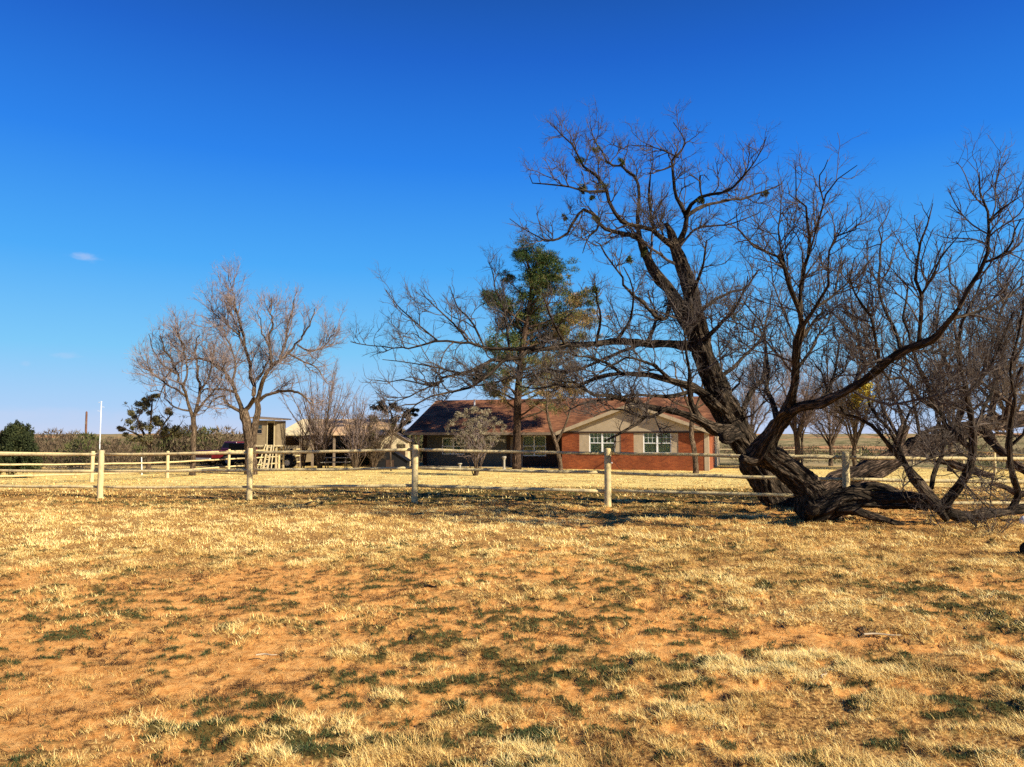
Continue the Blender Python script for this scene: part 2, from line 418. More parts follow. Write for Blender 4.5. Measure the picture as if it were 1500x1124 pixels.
def blades(cx, cy, h, w, lean, v, a, dz):
    n = len(cx)
    dx, dy = np.cos(a), np.sin(a)
    fx, fy = -dy, dx
    z0 = gz(cx, cy) + dz - .004
    hh = h * np.sqrt(np.clip(1 - (lean * .8) ** 2, .04, 1))
    P = np.zeros((n, 5, 3))
    P[:, 0] = np.stack([cx - dx * w, cy - dy * w, z0], -1)
    P[:, 1] = np.stack([cx + dx * w, cy + dy * w, z0], -1)
    mx = cx + fx * h * lean * .35; my = cy + fy * h * lean * .35; mz = z0 + hh * .6
    P[:, 2] = np.stack([mx - dx * w * .7, my - dy * w * .7, mz], -1)
    P[:, 3] = np.stack([mx + dx * w * .7, my + dy * w * .7, mz], -1)
    P[:, 4] = np.stack([cx + fx * h * lean, cy + fy * h * lean, z0 + hh * .8 + .012], -1)
    b = np.arange(n)[:, None] * 5
    q = b + np.array([[0, 1, 3, 2]]); t = b + np.array([[2, 3, 4]])
    return P.reshape(-1, 3), q, t, np.repeat(v, 5)

def scatter(n, r0, r1, umax=.82):
    r = np.sqrt(RNG.uniform(r0 * r0, r1 * r1, n)); u = RNG.uniform(-umax, umax, n)
    return u * r, r

def grass_field(name, mat, label, cat, bands, green):
    Vs, Qs, Ts, As = [], [], [], []; off = 0
    litter = not green
    for r0, r1, n, h0, h1, w in bands:
        # tuft centres then blades around them
        nt = n // 9
        tx, ty = scatter(nt, r0, r1)
        k = RNG.integers(0, nt, n)
        sp = .028 * (1 + RNG.random(nt)) * (1 + r0 / 14)
        x = tx[k] + RNG.normal(0, 1, n) * sp[k]; y = ty[k] + RNG.normal(0, 1, n) * sp[k]
        d, g, l = masks(x, y)
        thick = fbm(x * 4.2, y * 4.2, 133, 4); th = sstep(.42, .60, thick); hue = fbm(x * 1.9, y * 1.9, 141, 4) + .16 * np.exp(-((y - 13.5) / 3.2) ** 2) * sstep(6, 0, x) + .05
        if green: p = g * .95 + .03 * (1 - d)
        else: spk = sstep(.55, .68, fbm(x * 9, y * 9, 151, 3)); p = (1 - d * (.90 - .75 * spk)) * (1 - g * .72) * np.maximum(.14 + .86 * th, spk * d)
        p = p * (1 - l * (.85 if r1 < 30 else .45))
        keep = RNG.random(n) < p
        x, y, k = x[keep], y[keep], k[keep]; m = len(x)
        dz, _ = surf(x, y, d[keep], g[keep], l[keep])
        tt = RNG.random(nt)
        hh = (h0 + (h1 - h0) * RNG.random(m) ** 1.8) * (.6 + .8 * tt[k])
        if not green: hh = hh * (.6 + .8 * th[keep])
        lean = np.where(RNG.random(m) < .05, RNG.uniform(.3, .8, m), RNG.uniform(.95, 1.245, m))
        ang = np.arctan2(-(x - tx[k]), y - ty[k]) + RNG.normal(0, .9, m)
        ang = np.arctan2(y - ty[k], x - tx[k]) - math.pi / 2 + RNG.normal(0, .9, m)
        v = np.clip(-.12 + .5 * tt[k] + (1.5 * (hue[keep] - .5) + .38 - .42 * d[keep] if not green else .2) + RNG.normal(0, .17, m), 0, 1)
        V, Q, T, A = blades(x, y, hh, w * (.6 + .8 * RNG.random(m)), lean, v, ang, dz)
        Vs.append(V); Qs.append(Q + off); Ts.append(T + off); As.append(A); off += len(V)
    me = mesh_np(name, np.concatenate(Vs), np.concatenate(Qs), np.concatenate(Ts), False, {'v': np.concatenate(As)})
    o = link(name, me, mat); tag(o, label, cat, kind='stuff')
grass_field('dry_grass', M['straw'], 'straw coloured dry grass tufts matted over the field', 'grass',
            [(2.9, 6, 640000, .014, .052, .0013), (6, 11, 620000, .016, .058, .0022), (11, 19, 380000, .025, .08, .0042), (19, 27, 90000, .04, .10, .009), (27, 54, 150000, .03, .07, .016)], False)
grass_field('green_weeds', M['weed'], 'low dark green weeds in patches over the field', 'weeds',
            [(2.9, 6, 360000, .010, .030, .0021), (6, 11, 320000, .010, .034, .0036), (11, 20, 160000, .015, .045, .008), (20, 28, 60000, .02, .05, .012)], True)

# ---------------------------------------------------------------- branch tubes
def resample(P, R, n):
    """Catmull-Rom through traced points"""
    P = np.asarray(P, float); R = np.asarray(R, float)
    P = np.vstack([2 * P[0] - P[1], P, 2 * P[-1] - P[-2]]); R = np.concatenate([[R[0]], R, [R[-1]]])
    seg = np.linalg.norm(np.diff(P[1:-1], axis=0), axis=1); cum = np.concatenate([[0], np.cumsum(seg)])
    s = np.linspace(0, cum[-1], n)
    i = np.clip(np.searchsorted(cum, s, side='right') - 1, 0, len(seg) - 1)
    t = ((s - cum[i]) / np.maximum(seg[i], 1e-6))[:, None]
    p0, p1, p2, p3 = P[i], P[i + 1], P[i + 2], P[i + 3]
    Q = .5 * ((2 * p1) + (-p0 + p2) * t + (2 * p0 - 5 * p1 + 4 * p2 - p3) * t ** 2 + (-p0 + 3 * p1 - 3 * p2 + p3) * t ** 3)
    r = R[i + 1] * (1 - t[:, 0]) + R[i + 2] * t[:, 0]
    return Q, r, cum[-1]

def frames(P):
    """P (M,n,3): tangents and two perpendicular vectors"""
    T = np.gradient(P, axis=1); T /= np.linalg.norm(T, axis=2, keepdims=True) + 1e-9
    m = T.mean(axis=1, keepdims=True)
    ref = np.where(np.abs(m[..., 2:3]) > .75, np.array([1., .1, 0]), np.array([0.05, .1, 1.]))
    A = np.cross(T, np.broadcast_to(ref, T.shape)); A /= np.linalg.norm(A, axis=2, keepdims=True) + 1e-9
    return T, A, np.cross(T, A)

class Tubes:
    def __init__(s): s.V = []; s.Q = []; s.T = []; s.B = []; s.o = 0
    def add(s, P, R, k=4, rough=0, cap=False):
        """P (M,n,3) R (M,n)"""
        Mm, n, _ = P.shape
        T, A, Bv = frames(P)
        a = np.arange(k) * 2 * math.pi / k
        ca, sa = np.cos(a), np.sin(a)
        S = np.concatenate([np.zeros((Mm, 1)), np.cumsum(np.linalg.norm(np.diff(P, axis=1), axis=2), axis=1)], 1)
        seed = RNG.uniform(0, 50, (Mm, 1, 1))
        bx = ca[None, None] * (R[..., None] * 13 + .5) + seed; by = sa[None, None] * (R[..., None] * 13 + .5) + 0 * seed
        bz = np.broadcast_to((S * 3.4)[..., None], bx.shape)
        rr = np.broadcast_to(R[..., None], bx.shape).copy()
        if rough:
            r1 = noise3(bx * .8, by * .8, bz * .5, 5); r2 = noise3(bx * 1.7 + 9, by * 1.7, bz * 1.1, 6)
            lump = noise3(ca[None, None] * 1.1 + seed, sa[None, None] * 1.1 + 0 * seed, bz * .9, 8)
            ridge = 1 - np.abs(2 * r1 - 1)
            rr = rr + np.minimum(rr, .16) * rough * (1.5 * (ridge ** 2 - .6) + .8 * (r2 - .5)) + rr * rough * 1.2 * (lump - .5)
        V = P[:, :, None] + (A[:, :, None] * ca[None, None, :, None] + Bv[:, :, None] * sa[None, None, :, None]) * rr[..., None]
        base = s.o + np.arange(Mm)[:, None, None] * (n * k) + np.arange(n - 1)[None, :, None] * k
        j = np.arange(k)[None, None]; jn = (j + 1) % k
        q = np.stack([base + j, base + jn, base + k + jn, base + k + j], -1).reshape(-1, 4)
        s.V.append(V.reshape(-1, 3)); s.Q.append(q); s.B.append(np.stack([bx, by, bz], -1).reshape(-1, 3)); s.o += Mm * n * k
        if cap:
            for mth in range(Mm):
                for ring in (0, n - 1):
                    c = P[mth, ring]; st = s.o - Mm * n * k + mth * n * k + ring * k
                    s.V.append(c[None]); s.B.append(np.array([[0., 0, 0]]))
                    s.T.append(('c', st, k, ring > 0)); 
                    s.T[-1] = np.stack([st + np.arange(k), st + (np.arange(k) + 1) % k, np.full(k, -1)], -1) if False else (st, k, ring > 0, sum(len(v) for v in s.V) - 1)
            # caps appended after; keep running offset right
            s.o = sum(len(v) for v in s.V)
    def build(s, name, mat, parent, smooth=True):
        tris = []
        for st, k, top, c in s.T:
            a = st + np.arange(k); b = st + (np.arange(k) + 1) % k
            tris.append(np.stack([a, b, np.full(k, c)] if top else [b, a, np.full(k, c)], -1))
        me = mesh_np(name, np.concatenate(s.V), np.concatenate(s.Q), np.concatenate(tris) if tris else None, smooth, {'bark': np.concatenate(s.B)})
        return link(name, me, mat, parent, world=True)

def grow(par, per_m, length, r0, angle=(30, 65), n=5, t0=.15, trop=.15, wob=.25, tipgain=0., rng=RNG, minl=.35, taper=.5, rtip=.45, out=None):
    """children of a list of (P (M,n,3), R (M,n)) polylines"""
    Ps, Rs = [], []
    for P, R in par:
        Mm, m, _ = P.shape
        seg = np.linalg.norm(np.diff(P, axis=1), axis=2); L = seg.sum(1)
        cnt = rng.poisson(np.maximum(L * per_m * (1 - t0), .0))
        idx = np.repeat(np.arange(Mm), cnt)
        if not len(idx): continue
        t = t0 + (1 - t0) * rng.random(len(idx)) ** (1 / (1 + tipgain))
        f = t * (m - 1); i = np.minimum(f.astype(int), m - 2); w = (f - i)[:, None]
        base = P[idx, i] * (1 - w) + P[idx, i + 1] * w
        T = P[idx, i + 1] - P[idx, i]; T /= np.linalg.norm(T, axis=1, keepdims=True) + 1e-9
        rp = R[idx, i] * (1 - w[:, 0]) + R[idx, i + 1] * w[:, 0]
        rnd = rng.normal(0, 1, T.shape); rnd[:, 2] += .35
        pr = rnd - (rnd * T).sum(1, keepdims=True) * T; pr /= np.linalg.norm(pr, axis=1, keepdims=True) + 1e-9
        an = np.radians(rng.uniform(angle[0], angle[1], len(idx)))[:, None]
        D = T * np.cos(an) + pr * np.sin(an)
        ln = length * (minl + (1.25 - minl) * rng.random(len(idx))) * (1 - taper * t)
        Q = np.zeros((len(idx), n, 3)); Q[:, 0] = base
        step = (ln / (n - 1))[:, None]
        for k in range(1, n):
            D = D + rng.normal(0, wob, D.shape) + np.array([0, 0, trop])
            if out is not None:
                o = base - out; o /= np.linalg.norm(o, axis=1, keepdims=True) + 1e-9; D = D + o * .12
            D /= np.linalg.norm(D, axis=1, keepdims=True)
            Q[:, k] = Q[:, k - 1] + D * step
        rs = np.minimum(r0 * (.7 + .6 * rng.random(len(idx))), rp * .75)
        Rr = rs[:, None] * np.linspace(1, rtip, n)[None]
        Ps.append(Q); Rs.append(Rr)
    if not Ps: return []
    return [(np.concatenate(Ps), np.concatenate(Rs))]

def trace(pts, n=None, dref=None):
    """pts: (px, py, depth, width_px)"""
    P = [at(x, y, d) for x, y, d, w in pts]; R = [w / 2 * d / F for x, y, d, w in pts]
    L = sum(np.linalg.norm(P[i + 1] - P[i]) for i in range(len(P) - 1))
    n = n or max(6, int(L / .22))
    Q, r, L = resample(P, R, n)
    return Q[None], r[None]

def wiggle(Q, amp, seed):
    P = Q[0]; n = len(P); s = np.arange(n) * .35
    for ax in range(3):
        P[2:, ax] += (amp * (noise2(s * 1.3, s * 0 + seed + ax * 7, 77) - .5) * 2 + amp * .55 * (noise2(s * 3.6, s * 0 + seed + ax * 7, 79) - .5) * 2)[2:] * np.minimum(1, np.arange(n - 2) / 6)
    return Q

TIPS = []
def make_tree(name, loc, label, cat, thick, limbs, levels, bark, twig, group=None, trop=.12, out=None, rough=.16, crown_extra=None, epi=0, lw=.8, tw=.86, sub=None):
    """thick: traced heavy pieces; limbs: traced lighter ones. Twigs sprout from limbs (and thin parts)."""
    root = empty(name, loc); tag(root, label, cat, group)
    tb = Tubes(); par2 = []
    for j, pts in enumerate(thick):
        wmax = max(p[3] * p[2] / F for p in pts)
        L = sum(np.linalg.norm(at(*pts[i + 1][:3]) - at(*pts[i][:3])) for i in range(len(pts) - 1))
        Q, r = trace(pts, max(12, int(L / (.035 if wmax > .25 else .07))))
        tb.add(Q, r * tw, 76 if wmax > .3 else 26, rough, cap=True)
        if epi and Q[0, :, 2].mean() > 1.75: par2.append((Q[:, len(r[0]) // 4::8], r[:, len(r[0]) // 4::8]))
    par = []
    for j, pts in enumerate(limbs):
        Q, r = trace(pts)
        Q = wiggle(Q, .10, j * 3.7); r = r * lw
        w0 = pts[0][3] * pts[0][2] / F
        tb.add(Q, r, 12 if w0 > .08 else 7, rough * .7)
        par.append((Q, r))
    tb.build('trunk', bark, root)
    cr = Tubes(); cur = par; tipsrc = par
    if sub:      # secondary limbs leaving the heavy wood
        lim = grow([p_ for p_ in par2 if p_[0][0, :, 2].mean() > sub[3]], sub[0], sub[1], sub[2], angle=(35, 80), n=12, t0=.05, trop=.05, wob=.20, taper=.25, rtip=.28)
        for P, R in lim: cr.add(P, R, 6)
        subtw = grow(lim, **{q_: v_ for q_, v_ in {**levels[0], 't0': .15}.items() if q_ != 'k'})
    for li, lv in enumerate(levels):
        lv = dict(lv); lv.setdefault('trop', trop); k = lv.pop('k', 4)
        nx_ = grow(cur, out=out, **lv)
        if li == 0 and sub: nx_ += subtw
        if li == 0 and epi: nx_ += grow(par2, **{**lv, 'per_m': epi, 'angle': (40, 85), 'length': lv['length'] * .8, 'taper': .2})
        cur = nx_
        if not cur: break
        tipsrc = cur
        for P, R in cur: cr.add(P, R, k)
        if lv.get('per_m') and li == 0: cur = cur + []
    if crown_extra: crown_extra(cr)
    cr.build('crown', twig, root, smooth=False)
    TIPS.clear(); TIPS.extend([P[:, -1] for P, R in tipsrc])
    return root

# ---------------------------------------------------------------- the large leaning tree behind the fence
D1 = 18.0
T1_thick = [
    [(1150, 746, 18.1, 92), (1140, 728, 18.1, 70), (1126, 705, 18.0, 60), (1106, 675, 17.9, 55), (1086, 640, 17.7, 52), (1064, 600, 17.5, 48), (1046, 562, 17.3, 42),
     (1032, 520, 17.2, 38), (1020, 474, 17.1, 34), (1011, 432, 17.0, 29), (1002, 396, 17.0, 24), (990, 364, 17.0, 20), (982, 342, 17.0, 15), (975, 327, 17.0, 10)],
    [(1030, 520, 17.2, 30), (1005, 468, 17.4, 26), (984, 430, 17.6, 23), (962, 402, 17.7, 20), (946, 375, 17.8, 17), (938, 352, 17.9, 14)],
    [(1098, 668, 17.6, 34), (1072, 636, 17.3, 30), (1048, 629, 17.0, 22), (1028, 618, 16.8, 17), (1004, 607, 16.5, 14), (975, 600, 16.2, 12)],
    [(1078, 634, 17.2, 22), (1064, 640, 16.9, 26), (1058, 641, 16.75, 18)],
    [(1070, 612, 17.5, 26), (1044, 590, 17.2, 22), (1022, 571, 17.0, 17), (985, 559, 16.7, 13), (948, 549, 16.4, 10)],
    [(1040, 530, 17.3, 30), (1018, 508, 17.2, 21), (998, 506, 17.1, 17), (948, 503, 16.9, 14), (903, 500, 16.8, 12), (873, 504, 16.6, 11)],
]
T1_limbs = [
    # right fork and its sweep to the right
    [(990, 366, 17, 14), (997, 352, 17, 12), (1005, 330, 16.9, 11), (1004, 312, 16.8, 9), (990, 285, 16.8, 7), (983, 268, 16.7, 6), (985, 243, 16.6, 5), (994, 231, 16.5, 4), (1006, 214, 16.4, 3), (1003, 197, 16.3, 2), (991, 180, 16.3, 1.4)],
    [(1005, 314, 16.8, 9), (1012, 300, 16.6, 7), (1028, 288, 16.4, 6), (1062, 282, 16.0, 5), (1082, 266, 15.7, 4), (1097, 245, 15.5, 3), (1110, 226, 15.3, 2.2), (1128, 196, 15.2, 1.4)],
    [(1004, 318, 16.9, 8), (1022, 306, 17.2, 6), (1048, 296, 17.5, 5), (1084, 291, 17.8, 4), (1120, 282, 18.1, 3), (1146, 268, 18.4, 2)],
    [(1028, 288, 16.4, 4), (1025, 268, 16.3, 3), (1030, 253, 16.3, 2.5), (1040, 262, 16.3, 1.5)],
    [(985, 243, 16.6, 4), (968, 250, 16.3, 3), (950, 255, 16, 2)],
    [(994, 231, 16.5, 3), (970, 220, 16.2, 2.5), (945, 213, 16, 2), (925, 212, 15.8, 1.4)],
    # left fork
    [(990, 364, 17, 13), (968, 348, 16.8, 10), (951, 334, 16.6, 8), (925, 328, 16.5, 8), (911, 317, 16.4, 8), (897, 300, 16.3, 7), (888, 282, 16.2, 7), (884, 273, 16.2, 6), (862, 251, 16, 5), (848, 234, 15.9, 4), (834, 214, 15.7, 3), (810, 192, 15.5, 1.6)],
    [(886, 280, 16.2, 6), (862, 281, 15.9, 5), (837, 275, 15.6, 3.5), (797, 271, 15.3, 2.4), (772, 264, 15.1, 1.4)],
    [(938, 352, 17.9, 9), (934, 325, 18, 7), (936, 290, 18.1, 6), (934, 262, 18.2, 5), (911, 245, 18.3, 4.5), (894, 243, 18.3, 4), (877, 223, 18.4, 3), (867, 199, 18.5, 2), (862, 178, 18.6, 1.2)],
    [(911, 245, 18.3, 4), (916, 228, 18.4, 2.5), (924, 207, 18.5, 1.5)],
    [(944, 374, 17.8, 10), (934, 348, 17.5, 8), (911, 341, 17.2, 8), (888, 332, 16.9, 7), (868, 318, 16.6, 6), (851, 314, 16.4, 5.5), (828, 331, 16.2, 5), (805, 347, 16, 4), (783, 351, 15.9, 2.5), (752, 324, 15.7, 1.4)],
    [(868, 318, 16.6, 5), (878, 332, 16.4, 4), (860, 350, 16.1, 3), (852, 372, 15.9, 1.6)],
    [(962, 345, 16.7, 7), (955, 322, 16.8, 6), (951, 296, 16.9, 5), (950, 270, 17, 3), (955, 220, 17.1, 1.5)],
    [(925, 328, 16.5, 5), (905, 335, 16, 3), (890, 345, 15.6, 2)],
    [(984, 430, 17.6, 10), (972, 470, 16.5, 7), (942, 440, 16.0, 6), (915, 410, 15.6, 4.5), (890, 370, 15.2, 3), (868, 355, 15, 2)],
    [(1010, 440, 17, 10), (1022, 410, 16.4, 6), (1030, 380, 16, 4), (1032, 350, 15.7, 2.5)],
    [(1016, 460, 17, 9), (1050, 440, 17.6, 6), (1080, 425, 18, 4), (1110, 400, 18.5, 2.5)],
    [(1030, 500, 17, 9), (1060, 470, 16.4, 6), (1085, 440, 15.9, 4), (1100, 400, 15.4, 2)],
    [(1045, 560, 17.2, 9), (1090, 525, 17.8, 6), (1120, 480, 18.4, 4), (1130, 430, 18.8, 2)],
    [(1086, 605, 17.4, 11), (1100, 575, 17.6, 9), (1117, 550, 17.9, 7), (1124, 520, 18.2, 5), (1110, 480, 18.4, 3)],
    # long low limbs to the left
    [(873, 504, 16.6, 11), (828, 506, 16.3, 10), (784, 512, 16, 9), (746, 522, 15.7, 8), (709, 534, 15.4, 6.5), (675, 547, 15.1, 5.5), (650, 556, 15, 4.5), (623, 562, 14.9, 3.2), (590, 560, 14.7, 2.2), (548, 550, 14.5, 1.4)],
    [(784, 510, 16, 7), (739, 512, 16.1, 6.5), (709, 508, 16.2, 5.5), (687, 502, 16.3, 5), (642, 501, 16.3, 4), (604, 507, 16.4, 3), (556, 504, 16.5, 2), (511, 501, 16.6, 1.3)],
    [(948, 500, 16.9, 7), (900, 520, 17.4, 6), (850, 540, 17.8, 5), (790, 548, 18.2, 4), (730, 560, 18.5, 3), (680, 570, 18.8, 2)],
    [(746, 520, 15.7, 6), (720, 545, 15.4, 6), (690, 565, 15.1, 5), (655, 582, 14.9, 4), (620, 590, 14.7, 3), (580, 600, 14.5, 2)],
    [(687, 502, 16.3, 4), (665, 475, 16.1, 3), (640, 452, 16, 2.2), (612, 420, 15.8, 1.4)],
    [(642, 500, 16.3, 3.5), (615, 478, 16.3, 2.6), (590, 455, 16.2, 2), (562, 425, 16, 1.3)],
    [(709, 508, 16.2, 4.5), (690, 470, 16.4, 3.4), (668, 450, 16.5, 2.6), (655, 420, 16.6, 1.5)],
    [(746, 511, 16.1, 5), (740, 470, 16.6, 3.5), (725, 430, 17, 2.5), (712, 385, 17.3, 1.4)],
    [(675, 547, 15.1, 4), (645, 540, 14.8, 3), (600, 530, 14.5, 2), (565, 525, 14.3, 1.3)],
    [(650, 558, 15, 3.5), (610, 575, 14.7, 2.5), (575, 590, 14.4, 1.8), (550, 575, 14.2, 1.3)],
    [(828, 506, 16.3, 6), (810, 470, 15.6, 4), (800, 430, 15.1, 2.5)],
    [(873, 503, 16.6, 6), (880, 465, 15.8, 4), (872, 425, 15.2, 2.5)],
    [(903, 500, 16.8, 7), (925, 465, 16.2, 5), (930, 425, 15.7, 3), (915, 395, 15.4, 2)],
    [(948, 502, 16.9, 7), (960, 470, 17.5, 5), (950, 430, 18.2, 3)],
    # lower drooping limbs in front of the house
    [(948, 549, 16.4, 10), (911, 548, 16.1, 8), (873, 553, 15.8, 6.5), (835, 566, 15.5, 5), (800, 570, 15.3, 3.5), (765, 565, 15.1, 2)],
    [(1022, 571, 17, 9), (985, 580, 16.6, 7), (948, 578, 16.2, 6), (903, 580, 15.9, 5), (860, 590, 15.6, 3.5), (825, 600, 15.3, 2)],
    [(975, 600, 16.2, 11), (948, 596, 16, 10), (925, 586, 15.8, 9), (903, 580, 15.6, 8), (873, 578, 15.4, 6), (836, 567, 15.2, 4), (805, 552, 15, 2.5)],
    [(948, 596, 16, 7), (941, 616, 15.8, 6), (921, 627, 15.6, 5), (903, 636, 15.4, 4), (884, 646, 15.3, 2.5)],
    [(975, 600, 16.2, 7), (950, 612, 15.9, 5), (930, 608, 15.6, 4), (900, 600, 15.3, 3), (870, 610, 15, 2)],
    [(1028, 618, 16.8, 12), (1012, 590, 16.5, 9), (1010, 560, 16.2, 7), (1012, 530, 15.9, 5), (1005, 480, 15.5, 3)],
    [(911, 548, 16.1, 6), (885, 530, 15.6, 4.5), (850, 520, 15.2, 3), (815, 525, 14.9, 2)],
    [(985, 559, 16.7, 7), (950, 530, 16, 5), (915, 525, 15.4, 4), (880, 540, 14.9, 2.5)],
]
LV_MAIN = [dict(per_m=5.0, length=1.05, r0=.013, n=8, t0=.12, angle=(25, 68), trop=.07, wob=.24, k=5),
           dict(per_m=9.5, length=.60, r0=.0085, n=6, t0=.12, angle=(25, 60), trop=.07, wob=.24),
           dict(per_m=13, length=.30, r0=.0060, n=4, t0=.1, angle=(25, 60), trop=.06, wob=.24, k=3),
           dict(per_m=10, length=.14, r0=.0048, n=3, t0=.1, angle=(25, 65), trop=.05, wob=.22, k=3)]
t1 = make_tree('leaning_tree', ground_pt(1140, 18), 'largest bare tree leaning left over the house from behind the fence', 'tree',
          T1_thick, T1_limbs, LV_MAIN, M['bark_main'], M['twig'], rough=.3, epi=2.2, tw=.77, sub=(1.7, 2.8, .028, 2.7))

# ---------------------------------------------------------------- the tree sprawled in front of the fence
T2_thick = [
    [(1205, 762, 14.9, 60), (1192, 744, 14.8, 60), (1180, 712, 14.7, 48), (1162, 694, 14.6, 42), (1143, 680, 14.5, 40), (1124, 667, 14.4, 42), (1112, 656, 14.3, 34)],
    [(1104, 668, 14.45, 34), (1116, 660, 14.3, 36), (1128, 642, 14.1, 28), (1139, 624, 13.9, 25), (1150, 606, 13.6, 25), (1158, 598, 13.4, 22)],
    [(1150, 604, 13.6, 18), (1157, 590, 13.4, 17), (1163, 566, 13.1, 15), (1165, 543, 12.9, 14), (1168, 507, 12.5, 13), (1174, 476, 12.2, 12)],
    [(1150, 610, 13.6, 20), (1170, 598, 13.3, 18), (1200, 591, 12.9, 17), (1233, 577, 12.5, 16), (1267, 557, 12.1, 15), (1300, 530, 11.6, 14), (1333, 510, 11.3, 13), (1366, 497, 11.0, 12), (1386, 476, 10.8, 11), (1405, 452, 10.5, 9)],
    [(1112, 668, 14.4, 26), (1098, 674, 14.3, 20), (1086, 672, 14.2, 14)],                                 # knob at the crotch
    # heavy log along the ground
    [(1184, 752, 14.7, 48), (1205, 748, 14.6, 46), (1226, 733, 14.55, 40), (1246, 728, 14.5, 32), (1280, 733, 14.5, 25), (1315, 733, 14.4, 24), (1345, 734, 14.3, 26), (1362, 740, 14.2, 24)],
    [(1230, 724, 14.65, 16), (1255, 716, 14.7, 16), (1280, 713, 14.7, 16), (1305, 719, 14.6, 14), (1325, 727, 14.5, 10)],
    [(1330, 686, 14.1, 14), (1343, 706, 14.1, 17), (1357, 724, 14.1, 19), (1374, 744, 14.0, 17), (1388, 762, 13.95, 13)],
    [(1352, 726, 14.3, 16), (1375, 744, 14.4, 18), (1398, 754, 14.4, 19), (1420, 757, 14.4, 18), (1445, 753, 14.4, 17), (1470, 750, 14.5, 16), (1505, 746, 14.6, 15), (1560, 742, 14.7, 12)],
    [(1225, 748, 14.4, 22), (1250, 748, 14.3, 18), (1276, 757, 14.2, 14), (1300, 763, 14.1, 11), (1325, 769, 14.0, 7)],
    [(1380, 746, 14.3, 17), (1390, 732, 14.2, 16), (1408, 709, 14.0, 15), (1421, 680, 13.8, 13), (1426, 650, 13.6, 14), (1424, 623, 13.4, 11), (1419, 593, 13.2, 9), (1413, 557, 13, 8)],
    [(1480, 748, 14.5, 13), (1488, 734, 14.5, 11), (1491, 720, 14.4, 10), (1481, 686, 14.2, 10), (1478, 660, 14.0, 9), (1481, 625, 13.8, 8), (1487, 583, 13.5, 6)],
    [(1180, 762, 14.5, 14), (1187, 749, 14.3, 24), (1190, 745, 13.95, 21), (1190, 745, 13.78, 20)],       # sawn stub facing the viewer
]
